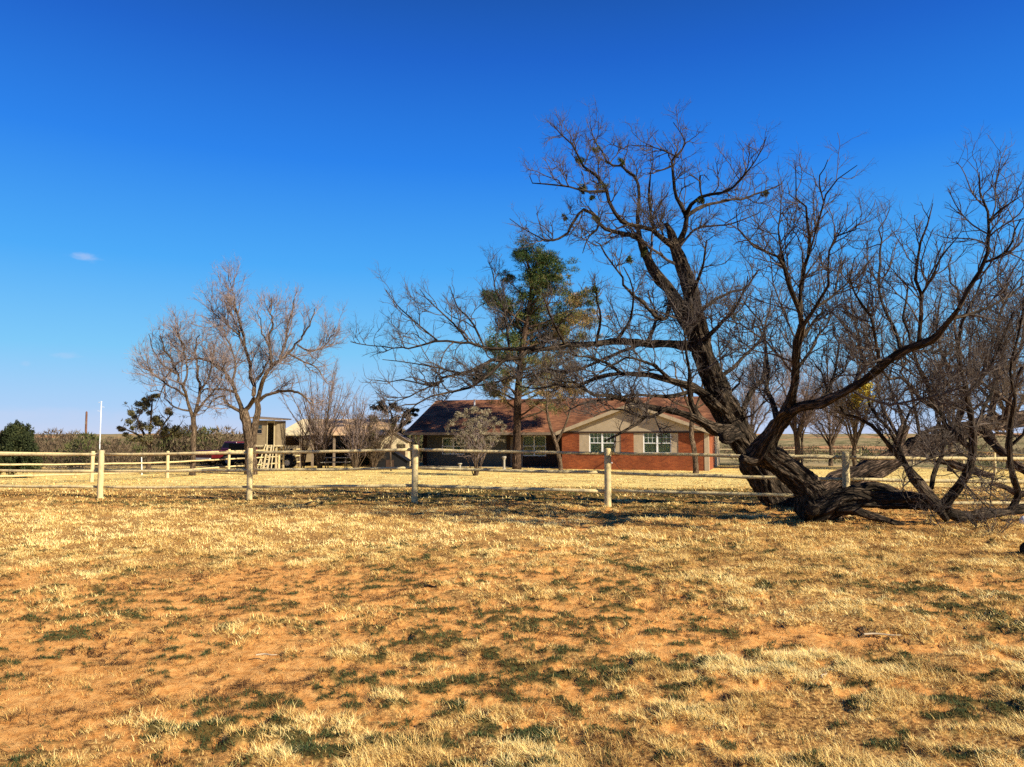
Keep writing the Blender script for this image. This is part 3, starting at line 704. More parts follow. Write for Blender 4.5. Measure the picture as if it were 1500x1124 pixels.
T2_limbs = [
    [(1174, 476, 12.2, 10), (1171, 452, 12, 9), (1162, 433, 11.9, 8), (1153, 407, 11.7, 7), (1148, 383, 11.6, 5.5), (1135, 371, 11.5, 5), (1106, 361, 11.4, 4), (1085, 340, 11.2, 2.5), (1078, 315, 11.1, 1.5)],
    [(1172, 460, 12.1, 8), (1173, 420, 11.9, 6.5), (1180, 388, 11.7, 6), (1187, 367, 11.5, 6), (1184, 340, 11.4, 5), (1180, 308, 11.2, 4), (1171, 290, 11.1, 3), (1166, 260, 11, 2), (1172, 228, 10.9, 1.3)],
    [(1187, 367, 11.5, 5), (1193, 345, 11.3, 4.5), (1199, 329, 11.2, 4), (1206, 294, 11, 3), (1217, 270, 10.8, 2.5), (1235, 255, 10.7, 2), (1252, 240, 10.6, 1.3)],
    [(1173, 482, 12.2, 9), (1187, 462, 12, 7), (1196, 448, 11.8, 6), (1209, 428, 11.6, 5.5), (1215, 409, 11.4, 5), (1213, 375, 11.2, 4), (1222, 355, 11, 3.5), (1242, 338, 10.8, 2.4), (1250, 310, 10.6, 1.5)],
    [(1193, 452, 11.9, 6), (1217, 436, 12.2, 4.5), (1238, 418, 12.5, 3.5), (1260, 402, 12.8, 2.2), (1280, 375, 13, 1.4)],
    [(1206, 294, 11, 3), (1200, 262, 11, 2.2), (1212, 232, 10.9, 1.3)],
    [(1172, 500, 12.4, 7), (1190, 475, 12.8, 6), (1205, 455, 13, 4), (1210, 440, 13.1, 2)],
    [(1148, 383, 11.6, 4), (1140, 340, 11.8, 3), (1145, 300, 12, 2), (1138, 265, 12.1, 1.3)],
    [(1405, 452, 10.5, 9), (1420, 420, 10.4, 8), (1444, 384, 10.2, 6.5), (1447, 351, 10.1, 5), (1447, 310, 10, 4), (1434, 281, 9.9, 2.8), (1438, 256, 9.8, 1.5)],
    [(1444, 384, 10.2, 5), (1472, 371, 10, 4), (1486, 345, 9.9, 3), (1500, 325, 9.8, 2)],
    [(1447, 325, 10, 4), (1467, 306, 9.9, 3), (1480, 295, 9.8, 2.4), (1498, 282, 9.7, 1.5)],
    [(1390, 468, 10.7, 7), (1433, 457, 10.9, 5.5), (1473, 439, 11.1, 4), (1510, 415, 11.3, 3)],
    [(1345, 504, 11.2, 8), (1349, 470, 11, 7), (1349, 433, 10.9, 6), (1340, 407, 10.8, 5), (1343, 367, 10.6, 4), (1352, 330, 10.5, 3), (1368, 305, 10.4, 1.5)],
    [(1349, 433, 10.9, 5), (1366, 405, 10.7, 4), (1380, 375, 10.5, 3), (1400, 350, 10.3, 2)],
    [(1320, 516, 11.4, 8), (1310, 480, 11.7, 6), (1292, 445, 12, 5), (1287, 415, 12.2, 4.5), (1296, 372, 12.4, 3.5), (1296, 329, 12.6, 2), (1310, 300, 12.7, 1.3)],
    [(1290, 538, 11.8, 7), (1281, 490, 11.4, 6), (1272, 462, 11.1, 5), (1252, 436, 10.9, 4), (1241, 407, 10.7, 3), (1246, 375, 10.6, 2)],
    [(1252, 566, 12.3, 6), (1262, 520, 12.8, 5), (1258, 480, 13.2, 4), (1275, 440, 13.6, 2.5)],
    [(1205, 590, 12.8, 7), (1222, 550, 13.3, 5), (1230, 510, 13.8, 4), (1222, 470, 14.2, 2.5)],
    [(1165, 545, 12.9, 7), (1190, 510, 13.5, 5), (1208, 480, 14, 3), (1212, 460, 14.3, 2)],
    [(1139, 615, 13.8, 12), (1130, 585, 14.1, 9), (1120, 560, 14.4, 7), (1126, 520, 14.7, 5), (1115, 480, 15, 3.5), (1090, 450, 15.2, 2)],
    # shoots off the ground log
    [(1330, 686, 14.1, 12), (1312, 664, 14, 10), (1300, 650, 13.9, 8), (1286, 630, 13.8, 7), (1267, 614, 13.7, 6), (1242, 602, 13.6, 4.5), (1215, 570, 13.4, 3), (1200, 530, 13.2, 2)],
    [(1330, 686, 14.1, 10), (1318, 660, 14.2, 8), (1304, 632, 14.3, 7), (1285, 604, 14.4, 5.5), (1270, 580, 14.5, 4.5), (1262, 530, 14.6, 3), (1250, 480, 14.7, 2)],
    [(1318, 650, 14.2, 5), (1330, 610, 13.9, 4), (1345, 590, 13.7, 3), (1365, 580, 13.5, 2)],
    [(1424, 660, 13.7, 11), (1404, 641, 13.6, 10), (1387, 625, 13.5, 10), (1371, 604, 13.4, 9), (1361, 595, 13.3, 9), (1340, 583, 13.2, 7), (1327, 561, 13.1, 6), (1300, 549, 13, 4), (1275, 520, 12.9, 3), (1262, 490, 12.8, 2)],
    [(1365, 590, 13.3, 8), (1357, 557, 13.1, 7), (1346, 540, 13, 6), (1336, 500, 12.8, 5), (1325, 460, 12.6, 4), (1330, 420, 12.5, 2.4)],
    [(1413, 557, 13, 8), (1402, 520, 12.8, 7), (1410, 480, 12.6, 5.5), (1425, 440, 12.4, 4), (1440, 410, 12.2, 2.5)],
    [(1415, 580, 13.1, 6), (1445, 545, 13, 5), (1465, 505, 12.8, 4), (1480, 460, 12.6, 2.5)],
    [(1424, 640, 13.5, 8), (1440, 600, 13.8, 6), (1452, 560, 14, 5), (1448, 510, 14.2, 3.5), (1440, 470, 14.4, 2)],
    [(1487, 583, 13.5, 6), (1480, 540, 13.3, 5), (1492, 490, 13.1, 4), (1505, 440, 12.9, 3)],
    [(1478, 655, 14, 6), (1495, 640, 13.9, 5), (1510, 620, 13.8, 4)],
    [(1364, 716, 14.2, 8), (1368, 692, 14.3, 8), (1378, 668, 14.4, 7), (1384, 640, 14.5, 5), (1376, 600, 14.6, 4), (1392, 560, 14.7, 2.6)],
    [(1424, 672, 13.7, 5), (1400, 664, 13.4, 4), (1372, 668, 13.1, 4), (1352, 676, 12.9, 3), (1338, 682, 12.8, 2)],
    # broken whips hanging to the ground
    [(1340, 700, 14, 3), (1322, 715, 13.7, 2.2), (1328, 735, 13.4, 1.8), (1345, 752, 13.3, 1.3)],
    [(1345, 730, 13.9, 3), (1362, 745, 13.6, 2.6), (1370, 765, 13.3, 2), (1378, 780, 13.2, 1.3)],
    [(1418, 757, 14.2, 5), (1435, 780, 13.4, 3.6), (1441, 800, 12.9, 2.4), (1444, 815, 12.7, 1.6)],
    [(1436, 782, 13.4, 3), (1452, 795, 12.9, 2.2), (1462, 812, 12.5, 1.5)],
    [(1380, 672, 13.2, 3), (1405, 700, 12.9, 2.6), (1440, 735, 12.7, 2), (1470, 760, 12.6, 1.4)],
    [(1437, 755, 14.2, 3), (1438, 775, 13.9, 2), (1440, 790, 13.7, 1.3)],
    [(1455, 700, 14, 2.5), (1450, 720, 13.8, 3), (1452, 738, 14, 3)],
]
LV_T2 = [dict(per_m=8.5, length=1.0, r0=.0105, n=8, t0=.10, angle=(22, 62), trop=.11, wob=.22, k=5),
         dict(per_m=10.5, length=.50, r0=.0068, n=5, t0=.12, angle=(22, 58), trop=.10, wob=.22),
         dict(per_m=13, length=.26, r0=.0050, n=4, t0=.1, angle=(25, 60), trop=.08, wob=.22, k=3),
         dict(per_m=8, length=.12, r0=.0042, n=3, t0=.1, angle=(25, 65), trop=.05, wob=.22, k=3)]
t2 = make_tree('sprawling_tree', ground_pt(1195, 14.6), 'dark multi stemmed tree sprawled on the ground in front of the fence', 'tree',
               T2_thick, T2_limbs, LV_T2, M['bark_main'], M['twig'], rough=.34, epi=2.0, tw=.84, sub=(2.6, 2.2, .020, 1.9))

# ---------------------------------------------------------------- toppled trunk behind the right fence post
T3_thick = [
    [(1178, 748, 16.6, 40), (1200, 728, 16.6, 50), (1227, 712, 16.7, 44), (1256, 698, 16.8, 40), (1286, 684, 17, 36), (1316, 668, 17.2, 33), (1348, 655, 17.4, 31), (1380, 643, 17.6, 28),
     (1412, 631, 17.8, 27), (1444, 621, 18, 26), (1470, 618, 18.2, 24), (1505, 612, 18.4, 22), (1560, 600, 18.8, 16)],
    [(1300, 672, 17.1, 16), (1316, 650, 17.1, 15), (1322, 632, 17.1, 16), (1328, 624, 17.1, 14)],
    [(1330, 664, 17.1, 12), (1345, 640, 17.1, 9), (1370, 628, 17.2, 8), (1395, 622, 17.3, 7)],
    [(1440, 628, 17.8, 18), (1455, 648, 17.5, 15), (1472, 664, 17.3, 14), (1490, 682, 17.1, 12), (1512, 696, 17, 10)],
    [(1362, 668, 17.3, 14), (1385, 676, 17.2, 14), (1408, 684, 17.1, 13), (1434, 692, 17, 12), (1456, 697, 16.9, 10)],
    [(1450, 709, 16.6, 7), (1470, 714, 16.6, 8), (1490, 722, 16.5, 9), (1515, 724, 16.5, 9)],
    [(1450, 618, 18, 11), (1453, 600, 18.1, 10), (1457, 580, 18.1, 9), (1461, 553, 18.2, 8), (1468, 520, 18.3, 7)],
    [(1240, 712, 16.3, 6), (1275, 692, 16.2, 6), (1310, 676, 16.2, 5), (1345, 664, 16.2, 3)],
    [(1400, 626, 17.6, 8), (1412, 590, 17.6, 8), (1402, 555, 17.7, 7), (1408, 520, 17.8, 6)],
]
T3_limbs = [
    [(1468, 520, 18.3, 7), (1462, 480, 18.4, 5), (1470, 440, 18.5, 4), (1462, 400, 18.6, 3), (1475, 360, 18.7, 1.6)],
    [(1408, 520, 17.8, 6), (1398, 480, 18, 5), (1405, 440, 18.2, 4), (1392, 400, 18.4, 2.5), (1398, 370, 18.5, 1.5)],
    [(1402, 560, 17.7, 6), (1380, 520, 17.5, 5), (1370, 480, 17.3, 4), (1378, 430, 17.1, 2.5)],
    [(1461, 553, 18.2, 6), (1490, 525, 18.3, 5), (1500, 480, 18.4, 3.5), (1495, 430, 18.5, 2)],
    [(1457, 590, 18.1, 6), (1430, 560, 18.4, 5), (1420, 515, 18.7, 4), (1430, 470, 19, 2.5)],
    [(1370, 634, 17.3, 7), (1380, 600, 17.6, 6), (1372, 560, 17.9, 4.5), (1385, 515, 18.2, 3)],
    [(1324, 626, 17.1, 8), (1318, 600, 17.3, 5), (1305, 570, 17.6, 4), (1310, 530, 17.9, 3)],
    [(1348, 640, 17.1, 7), (1340, 600, 17.5, 5), (1330, 560, 17.9, 4), (1322, 510, 18.3, 3), (1332, 470, 18.6, 2)],
    [(1316, 640, 17.1, 6), (1290, 590, 17.5, 4.5), (1282, 540, 17.9, 3.5), (1270, 500, 18.2, 2)],
    [(1472, 616, 18, 7), (1482, 575, 17.6, 6), (1500, 540, 17.2, 5)],
    [(1470, 618, 18.2, 6), (1440, 590, 17.8, 5), (1425, 600, 17.5, 4), (1400, 600, 17.2, 3), (1380, 590, 17, 2)],
    [(1495, 640, 17.6, 5), (1470, 635, 17.2, 4), (1448, 640, 16.9, 3), (1430, 648, 16.7, 2)],
    [(1490, 600, 17.6, 6), (1450, 570, 17.3, 5), (1410, 545, 17, 4), (1380, 535, 16.8, 2.5)],
]
t3 = make_tree('toppled_tree', ground_pt(1200, 16.6), 'toppled tree trunk lying low behind the fence rails with limbs growing up from it', 'tree',
               T3_thick, T3_limbs, LV_T2, M['bark_pale'], M['twig_brown'], rough=.36, epi=1.2, sub=(1.2, 2.2, .026, 1.5))

# ---------------------------------------------------------------- foliage clumps
def foliage(name, parent, mat, clumps, leaf=(.05, .02), per=400, needle=False):
    """clumps: (center, radii(3), count factor, tone)"""
    Vs, As = [], []
    for c, rad, fac, tone in clumps:
        n = int(per * fac)
        D = RNG.normal(0, 1, (n, 3)); D /= np.linalg.norm(D, axis=1, keepdims=True)
        rr = RNG.random(n) ** .45
        p = np.asarray(c) + D * rr[:, None] * np.asarray(rad)
        p += (RNG.normal(0, .12, (n, 3))) * np.asarray(rad)
        a = RNG.normal(0, 1, (n, 3)) + (D * 1.3 if needle else 0); a[:, 2] += .2; a /= np.linalg.norm(a, axis=1, keepdims=True)
        b = np.cross(a, RNG.normal(0, 1, (n, 3))); b /= np.linalg.norm(b, axis=1, keepdims=True) + 1e-9
        L = leaf[0] * RNG.uniform(.6, 1.3, n)[:, None]; W = leaf[1] * RNG.uniform(.6, 1.3, n)[:, None]
        V = np.stack([p - b * W, p + b * W, p + a * L], 1)
        Vs.append(V.reshape(-1, 3)); As.append(np.repeat(np.clip(tone + RNG.normal(0, .14, n), 0, 1), 3))
    V = np.concatenate(Vs); t = np.arange(len(V)).reshape(-1, 3)
    me = mesh_np(name, V, None, t, False, {'v': np.concatenate(As)})
    return link(name, me, mat, parent, world=True)

M['pine'] = mat_var('pine', [(0, (.008, .018, .006)), (.35, (.03, .06, .016)), (.55, (.075, .10, .028)), (.75, (.17, .13, .05)), (1, (.30, .17, .07))])
M['cedar'] = mat_var('cedar', [(0, (.008, .012, .005)), (.5, (.034, .044, .016)), (1, (.12, .115, .045))])
M['sage'] = mat_var('sage', [(0, (.07, .055, .035)), (.5, (.20, .165, .105)), (1, (.38, .33, .22))])
M['mistle'] = mat_var('mistle', [(0, (.02, .03, .008)), (.5, (.07, .085, .02)), (1, (.18, .18, .05))])
M['yellow'] = mat_var('yellow', [(0, (.25, .20, .03)), (.5, (.55, .42, .05)), (1, (.70, .60, .12))])

mc = []
for px, py, d, r in [(848, 233, 15.9, 7), (882, 270, 16.2, 8), (853, 278, 15.9, 9), (868, 292, 15.9, 4), (910, 238, 18.3, 5), (873, 222, 18.4, 6), (828, 320, 16.2, 3), (875, 322, 16.4, 5),
                     (1028, 292, 16.4, 6), (944, 372, 17.6, 6), (872, 424, 15.3, 8), (920, 380, 15.6, 5), (1120, 284, 18, 6), (1075, 465, 16.5, 9)]:
    rr = r * d / F; 
    for k in range(4): mc.append((at(px + random.gauss(0, r * .5), py + random.gauss(0, r * .5), d), (rr * .6, rr * .6, rr * .6), .16 + r / 50, random.uniform(.2, .6)))
foliage('mistletoe', t1, M['mistle'], mc, (.06, .012), 190)
mc = [(at(1262, 578, 13.8), (.22, .2, .25), 1, .5), (at(1250, 590, 13.9), (.15, .15, .15), .6, .3), (at(1268, 566, 13.7), (.12, .12, .15), .5, .8)]
foliage('yellow_leaves', t2, M['yellow'], mc, (.05, .018), 260)['label'] = 'clump of yellow green leaves on the right hand limb'

# ---------------------------------------------------------------- pine in front of the porch
def yard_tree(name, label, px, by, d, thick, limbs, levels, bark, twig, cat='tree', group=None, **kw):
    return make_tree(name, ground_pt(px, d), label, cat, thick, limbs, levels, bark, twig, group=group, **kw)
DP = 49.2
def S(pts, d, jit=0):
    return [(x, y, d + (random.uniform(-jit, jit) if i > 1 else 0), w) for i, (x, y, w) in enumerate(pts)]
pine_clumps = [(768, 366, 12, .25), (782, 378, 14, .3), (800, 378, 10, .3), (818, 392, 14, .42), (800, 398, 16, .36), (778, 402, 12, .35), (824, 408, 10, .5), (812, 420, 14, .45),
               (764, 372, 7, .2), (790, 424, 14, .45), (770, 436, 12, .5), (716, 434, 11, .35), (728, 446, 14, .4), (748, 452, 12, .45), (740, 466, 10, .5), (760, 474, 16, .72),
               (790, 462, 18, .6), (820, 456, 16, .5), (848, 446, 14, .5), (868, 440, 10, .45), (840, 470, 18, .62), (862, 468, 12, .62), (812, 486, 18, .72), (780, 496, 16, .66),
               (752, 498, 12, .5), (728, 500, 10, .3), (716, 512, 9, .25), (742, 522, 12, .3), (770, 524, 12, .45), (830, 508, 16, .75), (850, 498, 14, .75), (716, 540, 8, .2), (738, 548, 8, .2),
               (700, 552, 6, .2), (800, 536, 12, .7), (820, 550, 12, .78), (835, 540, 12, .8), (845, 575, 10, .78), (808, 572, 9, .75), (722, 566, 6, .3), (800, 412, 10, .3), (780, 450, 10, .5), (742, 405, 6, .3)]
rp = random.Random(5)
pl, pc = [], []
for px, py, r, tone in pine_clumps:
    d = DP + rp.uniform(-2.2, 2.4) * (1 if py > 430 else .5)
    rr = r * DP / F * 1.0
    c = at(px, py, d)
    if py > 440 and rp.random() < .5: tone = min(.85, tone + .2)
    for k in range(8):
        o = np.array([rp.gauss(0, .62), rp.gauss(0, .75), rp.gauss(0, .5)]) * rr
        q = rr * rp.uniform(.35, .8)
        pc.append((c + o * 1.25, (q * 1.15, q * 1.15, q * .6), .16 + q * .7, tone + rp.uniform(-.12, .1)))
    ty = min(640, py + 30 + r)
    tx = 758 + (640 - ty) / 240 * (22 if ty < 560 else 10)
    pl.append([(tx, ty, DP, 4.0), ((tx + px) / 2, (ty + py) / 2 + 4, (DP + d) / 2, 2.6), (px, py, d, 1.2)])
pine = yard_tree('pine_tree', 'tall evergreen with browned needles standing in front of the porch', 757, 686, DP,
                 [S([(757, 690, 16), (757, 676, 14), (757, 640, 13), (758, 600, 12.5), (760, 560, 11), (764, 520, 9.5), (770, 480, 8), (776, 440, 6), (778, 405, 4.5), (772, 380, 2.5)], DP)],
                 pl, [dict(per_m=2.8, length=1.5, r0=.022, n=5, t0=.3, angle=(30, 70), trop=.02, wob=.2), dict(per_m=5, length=.65, r0=.012, n=4, trop=.03, k=3)], M['bark_pine'], M['twig_brown'])
tp_ = np.concatenate(TIPS); 
for q in tp_:
    hz_ = (q[2] - 2.5) / 9.0
    t_ = float(np.clip(.34 + .35 * (1 - hz_) + .9 * (fbm(q[0] * .45, q[2] * .45, 301, 2) - .5) + .035 * q[0], .12, .88))
    pc.append((q, (.26, .26, .16), .16, t_))
foliage('foliage', pine, M['pine'], pc, (.22, .020), 300, needle=True)

# ---------------------------------------------------------------- left yard trees
LV_FAR = [dict(per_m=3.6, length=2.3, r0=.023, n=7, t0=.12, angle=(22, 55), trop=.09, wob=.18, k=4),
          dict(per_m=5.0, length=1.25, r0=.013, n=5, t0=.1, angle=(22, 55), trop=.09, wob=.2, k=3),
          dict(per_m=6.5, length=.62, r0=.0098, n=4, t0=.1, angle=(25, 60), trop=.08, wob=.2, k=3),
          dict(per_m=5, length=.32, r0=.0085, n=3, t0=.1, angle=(25, 60), trop=.05, wob=.2, k=3)]
d = 42
yard_tree('bare_tree', 'wide bare tree with a thick forked trunk left of the raised hut', 368, 694, d,
          [S([(367, 698, 22), (368, 684, 19), (367, 660, 18), (364, 635, 17), (359, 612, 16), (356, 602, 14)], d),
           S([(370, 650, 12), (374, 620, 11), (378, 600, 10), (376, 585, 9)], d)],
          [S(p, d, .8) for p in [
              [(356, 606, 10), (352, 592, 8), (345, 575, 7), (340, 560, 6), (330, 548, 5), (318, 540, 4), (300, 528, 2)],
              [(340, 562, 5), (330, 545, 5), (312, 530, 4), (290, 525, 4), (265, 530, 3), (245, 548, 3), (237, 570, 2), (235, 585, 1.5)],
              [(356, 604, 9), (366, 594, 8), (372, 580, 8), (371, 560, 7), (366, 545, 6.5), (362, 525, 6), (356, 505, 5), (352, 490, 4), (345, 475, 3), (335, 455, 2)],
              [(358, 508, 5), (357, 492, 5), (352, 476, 4.5), (348, 462, 4), (343, 445, 2.5), (338, 420, 1.5), (334, 402, 1)],
              [(376, 590, 9), (382, 570, 8), (390, 550, 7), (398, 535, 6.5), (410, 526, 6), (422, 518, 5), (435, 505, 4), (450, 480, 3), (462, 455, 2)],
              [(376, 590, 7), (388, 580, 6), (402, 575, 5.5), (418, 573, 5), (438, 576, 4), (455, 590, 2.5)],
              [(356, 604, 7), (346, 600, 6), (335, 592, 5), (325, 580, 4), (315, 585, 3), (305, 600, 2)],
              [(398, 535, 5), (395, 500, 4), (398, 470, 3.5), (395, 440, 2)],
              [(410, 526, 5), (420, 495, 4), (425, 465, 3), (430, 440, 2)],
              [(371, 560, 5), (385, 545, 4), (395, 520, 3.5), (385, 490, 2.5), (378, 455, 1.5)],
              [(345, 575, 5), (325, 570, 4), (305, 572, 3), (290, 580, 2)],
              [(352, 492, 3.5), (335, 478, 3), (318, 465, 2), (305, 440, 1.2)],
              [(340, 560, 4), (345, 535, 3.5), (335, 505, 3), (325, 480, 2)],
              [(435, 505, 3), (455, 515, 2.6), (475, 505, 2), (490, 480, 1.2)],
              [(422, 518, 4), (445, 530, 3), (465, 540, 2.2), (480, 560, 1.3)]]],
          LV_FAR, M['bark_yard'], M['twig_pale'], trop=.1)
d = 41
yard_tree('bare_tree', 'slimmer bare tree with a pale straight trunk behind the left fence section', 283, 696, d,
          [S([(281, 699, 11), (282, 690, 9.5), (283, 660, 8.5), (284, 630, 8), (283, 612, 8)], d)],
          [S(p, d, .8) for p in [
              [(283, 614, 7), (278, 598, 6), (273, 582, 5), (268, 566, 4.5), (258, 548, 4), (245, 520, 3), (236, 495, 2)],
              [(284, 612, 7), (288, 598, 6), (292, 580, 5), (292, 560, 4.5), (288, 540, 4), (286, 515, 3), (290, 490, 2)],
              [(288, 604, 5), (298, 590, 4), (308, 578, 3), (322, 560, 2.4), (330, 530, 1.4)],
              [(273, 582, 4), (258, 570, 3.4), (240, 560, 3), (222, 545, 2), (212, 520, 1.2)],
              [(268, 566, 4), (275, 545, 3.5), (272, 520, 3), (262, 495, 2), (265, 470, 1.2)],
              [(258, 548, 3), (240, 535, 2.6), (225, 515, 2), (218, 490, 1.2)],
              [(292, 575, 4), (305, 555, 3), (312, 530, 2.4), (308, 500, 1.4)],
              [(280, 602, 4), (265, 600, 3), (250, 592, 2.4), (235, 575, 1.6), (220, 570, 1.2)]]],
          LV_FAR, M['bark_yard'], M['twig_pale'])
# scrubby olive tree and cedar
d = 43
ol = yard_tree('olive_tree', 'low grey green tree with mistletoe clumps beyond the side fence', 216, 690, d + 3,
          [S([(217, 692, 8), (218, 676, 6), (219, 655, 6), (216, 645, 5)], d)],
          [S(p, d, 1) for p in [
              [(216, 648, 5), (208, 630, 4), (200, 612, 3), (190, 600, 2)], [(218, 648, 5), (220, 625, 4), (222, 600, 3), (222, 580, 2)],
              [(218, 652, 4), (232, 632, 3.5), (245, 615, 2.5), (255, 595, 1.5)], [(214, 645, 4), (198, 635, 3), (184, 628, 2), (172, 625, 1.2)],
              [(222, 640, 4), (240, 640, 3), (256, 632, 2), (266, 622, 1.2)]]],
          [dict(per_m=3, length=1.0, r0=.018, n=5, t0=.2), dict(per_m=5, length=.5, r0=.011, n=4, k=3)], M['bark_yard'], M['twig_pale'])
cl = []
for px, py, r, t in [(222, 592, 10, .3), (224, 610, 12, .35), (205, 590, 8, .5), (196, 608, 10, .5), (188, 626, 9, .35), (174, 627, 5, .4), (210, 622, 14, .45), (234, 618, 12, .35), (240, 634, 14, .4), (222, 640, 14, .5),
                     (204, 640, 11, .5), (254, 628, 9, .4), (228, 580, 7, .3), (248, 606, 8, .55), (212, 604, 9, .6), (190, 640, 8, .6), (262, 640, 8, .6)]:
    for k in range(3):
        rr = r * d / F * random.uniform(.35, .6)
        cl.append((at(px + random.gauss(0, r * .4), py + random.gauss(0, r * .35), d + random.uniform(-1, 1)), (rr, rr, rr * .8), .6 + rr, t))
M['olive'] = mat_var('olive', [(0, (.03, .03, .012)), (.5, (.12, .105, .045)), (1, (.30, .25, .15))])
for q in np.concatenate(TIPS)[::4]: cl.append((q, (.16, .16, .12), .05, .5))
foliage('foliage', ol, M['olive'], cl, (.12, .03), 240)
d = 39
cd = empty('cedar', ground_pt(22, d)); tag(cd, 'dark green cedar bush at the left edge beyond the side fence', 'cedar')
tb = Tubes()
Q, r = trace(S([(22, 692, 10), (22, 670, 8), (24, 645, 5), (27, 625, 2)], d)); tb.add(Q, r, 10, .1)
tb.build('trunk', M['bark_yard'], cd)
cl = []
for k in range(150):
    t = random.random() ** .8; hw = 40 * (1 - t) ** .55 * (1 if t > .12 else .8)
    px = 22 + random.uniform(-1, 1) * hw; py = 690 - t * 60 + random.uniform(-3, 3)
    rr = random.uniform(.10, .34)
    if k % 4 == 0: px += random.uniform(-6, 6); py -= random.uniform(0, 5); rr *= .7
    cl.append((at(px, py, d + random.uniform(-1, 1) * hw * d / F * .8), (rr, rr, rr * 1.3), .4 + rr * 1.6, random.uniform(.25, .6)))
for px, py in [(25, 624), (31, 628), (41, 629), (46, 636), (12, 634), (18, 629), (36, 632), (4, 640)]:
    cl.append((at(px, py, d), (.13, .13, .3), .6, .4))
foliage('crown', cd, M['cedar'], cl, (.10, .03), 420)

# ---------------------------------------------------------------- bare shrubs between barn and house
def shrub(name, label, px, d, hpx, wpx, stems, twig, seed, levels=None, fol=None, cat='shrub', group=None, lean=0):
    rr = random.Random(seed)
    b = ground_pt(px, d); root = empty(name, b); tag(root, label, cat, group)
    H = hpx * d / F; W = wpx * d / F / 2
    tb = Tubes(); par = []
    for k in range(stems):
        a = rr.uniform(0, 2 * math.pi); q = rr.uniform(.1, 1); h = H * rr.uniform(.6, .98) * (1 - .25 * q)
        e = np.array([math.cos(a) * W * q + lean * h, math.sin(a) * W * q, h])
        pts = [b + np.array([math.cos(a) * .08, math.sin(a) * .08, -.05]), b + e * np.array([.25, .25, .35]) + np.array([rr.gauss(0, .06), rr.gauss(0, .06), 0]),
               b + e * np.array([.62, .62, .7]) + np.array([rr.gauss(0, .08), rr.gauss(0, .08), 0]), b + e]
        Q, r, L = resample(pts, [.035, .028, .018, .008], 10)
        par.append((Q[None], r[None])); tb.add(Q[None], r[None], 6)
    tb.build('stems', M['bark_yard'], root)
    cr = Tubes(); cur = par
    for lv in (levels or [dict(per_m=4.6, length=1.0, r0=.014, n=5, t0=.2, angle=(18, 48), trop=.1, wob=.16), dict(per_m=6, length=.5, r0=.009, n=4, t0=.1, angle=(20, 50), trop=.1, k=3),
                          dict(per_m=4, length=.25, r0=.007, n=3, t0=.1, trop=.05, k=3)]):
        lv = dict(lv); k = lv.pop('k', 4)
        cur = grow(cur, **lv)
        for P_, R_ in cur: cr.add(P_, R_, k)
    cr.build('twigs', twig, root, smooth=False)
    if fol: foliage('leaves', root, fol[0], fol[1](b, H, W, rr), fol[2], fol[3])
    return root
shrub('bare_shrub', 'tall pinkish bare shrub just right of the tan metal roof end', 470, 49, 185, 125, 34, M['twig_pale'], 1)
shrub('bare_shrub', 'bare shrub in front of the dark barn opening with many upright stems', 522, 47.5, 128, 108, 34, M['twig_pale'], 2)
shrub('bare_shrub', 'low dark brown shrub tangled beside the dark doghouse', 547, 48.5, 88, 84, 34, M['twig_brown'], 3,
      fol=(M['olive'], lambda b, H, W, rr: [(b + np.array([rr.gauss(0, W * .5), rr.gauss(0, W * .5), H * rr.uniform(.3, .95)]), (.3, .3, .25), .3, .3) for k in range(26)], (.08, .03), 200))
shrub('bare_shrub', 'small multi stem shrub beside the slide ladder', 445, 50, 120, 60, 7, M['twig_pale'], 14)
d = 46.5
yard_tree('sapling', 'thin bare sapling with one pale stem in front of the small stone shed', 573, 688, d,
          [S([(573, 690, 3.2), (572, 670, 3), (572, 655, 3), (574, 640, 2.6)], d)],
          [S(p, d, .4) for p in [[(574, 642, 2.4), (578, 625, 2.2), (586, 610, 1.8), (596, 598, 1)], [(574, 642, 2.2), (570, 620, 2), (566, 600, 1.6), (562, 580, 1)], [(576, 636, 2), (590, 626, 1.7), (600, 612, 1.2)],
                                 [(572, 640, 2), (560, 622, 1.6), (550, 605, 1)]]],
          [dict(per_m=3, length=1.2, r0=.014, n=5, t0=.15, angle=(20, 50), trop=.1, wob=.16), dict(per_m=4, length=.6, r0=.009, n=4, trop=.08, k=3), dict(per_m=4, length=.3, r0=.007, n=3, k=3)], M['bark_yard'], M['twig_pale'])
d = 55.5
yard_tree('juniper', 'dark evergreen showing behind the bare shrubs left of the house', 585, 684, d,
          [S([(586, 684, 9), (584, 660, 8), (586, 630, 6), (592, 605, 4)], d)], [S([(586, 640, 5), (575, 615, 4), (570, 590, 2)], d), S([(588, 625, 4), (600, 610, 3), (608, 602, 1.5)], d)],
          [dict(per_m=2, length=1, r0=.02, n=5)], M['bark_yard'], M['twig_brown'])
cl = []
for px, py, r in [(603, 603, 7), (595, 608, 8), (608, 600, 4), (586, 600, 8), (575, 596, 9), (565, 604, 9), (590, 620, 9), (600, 615, 6), (580, 615, 10), (560, 590, 8), (598, 632, 8), (588, 640, 9), (607, 608, 4), (552, 600, 9), (548, 615, 9)]:
    rr = r * d / F * .7
    for k in range(2): cl.append((at(px + random.gauss(0, 3), py + random.gauss(0, 3), d + random.uniform(-.8, .8)), (rr, rr, rr * .6), .6 + rr, .2))
foliage('foliage', [o for o in bpy.data.objects if o.name.startswith('juniper')][0], M['cedar'], cl, (.14, .04), 260)
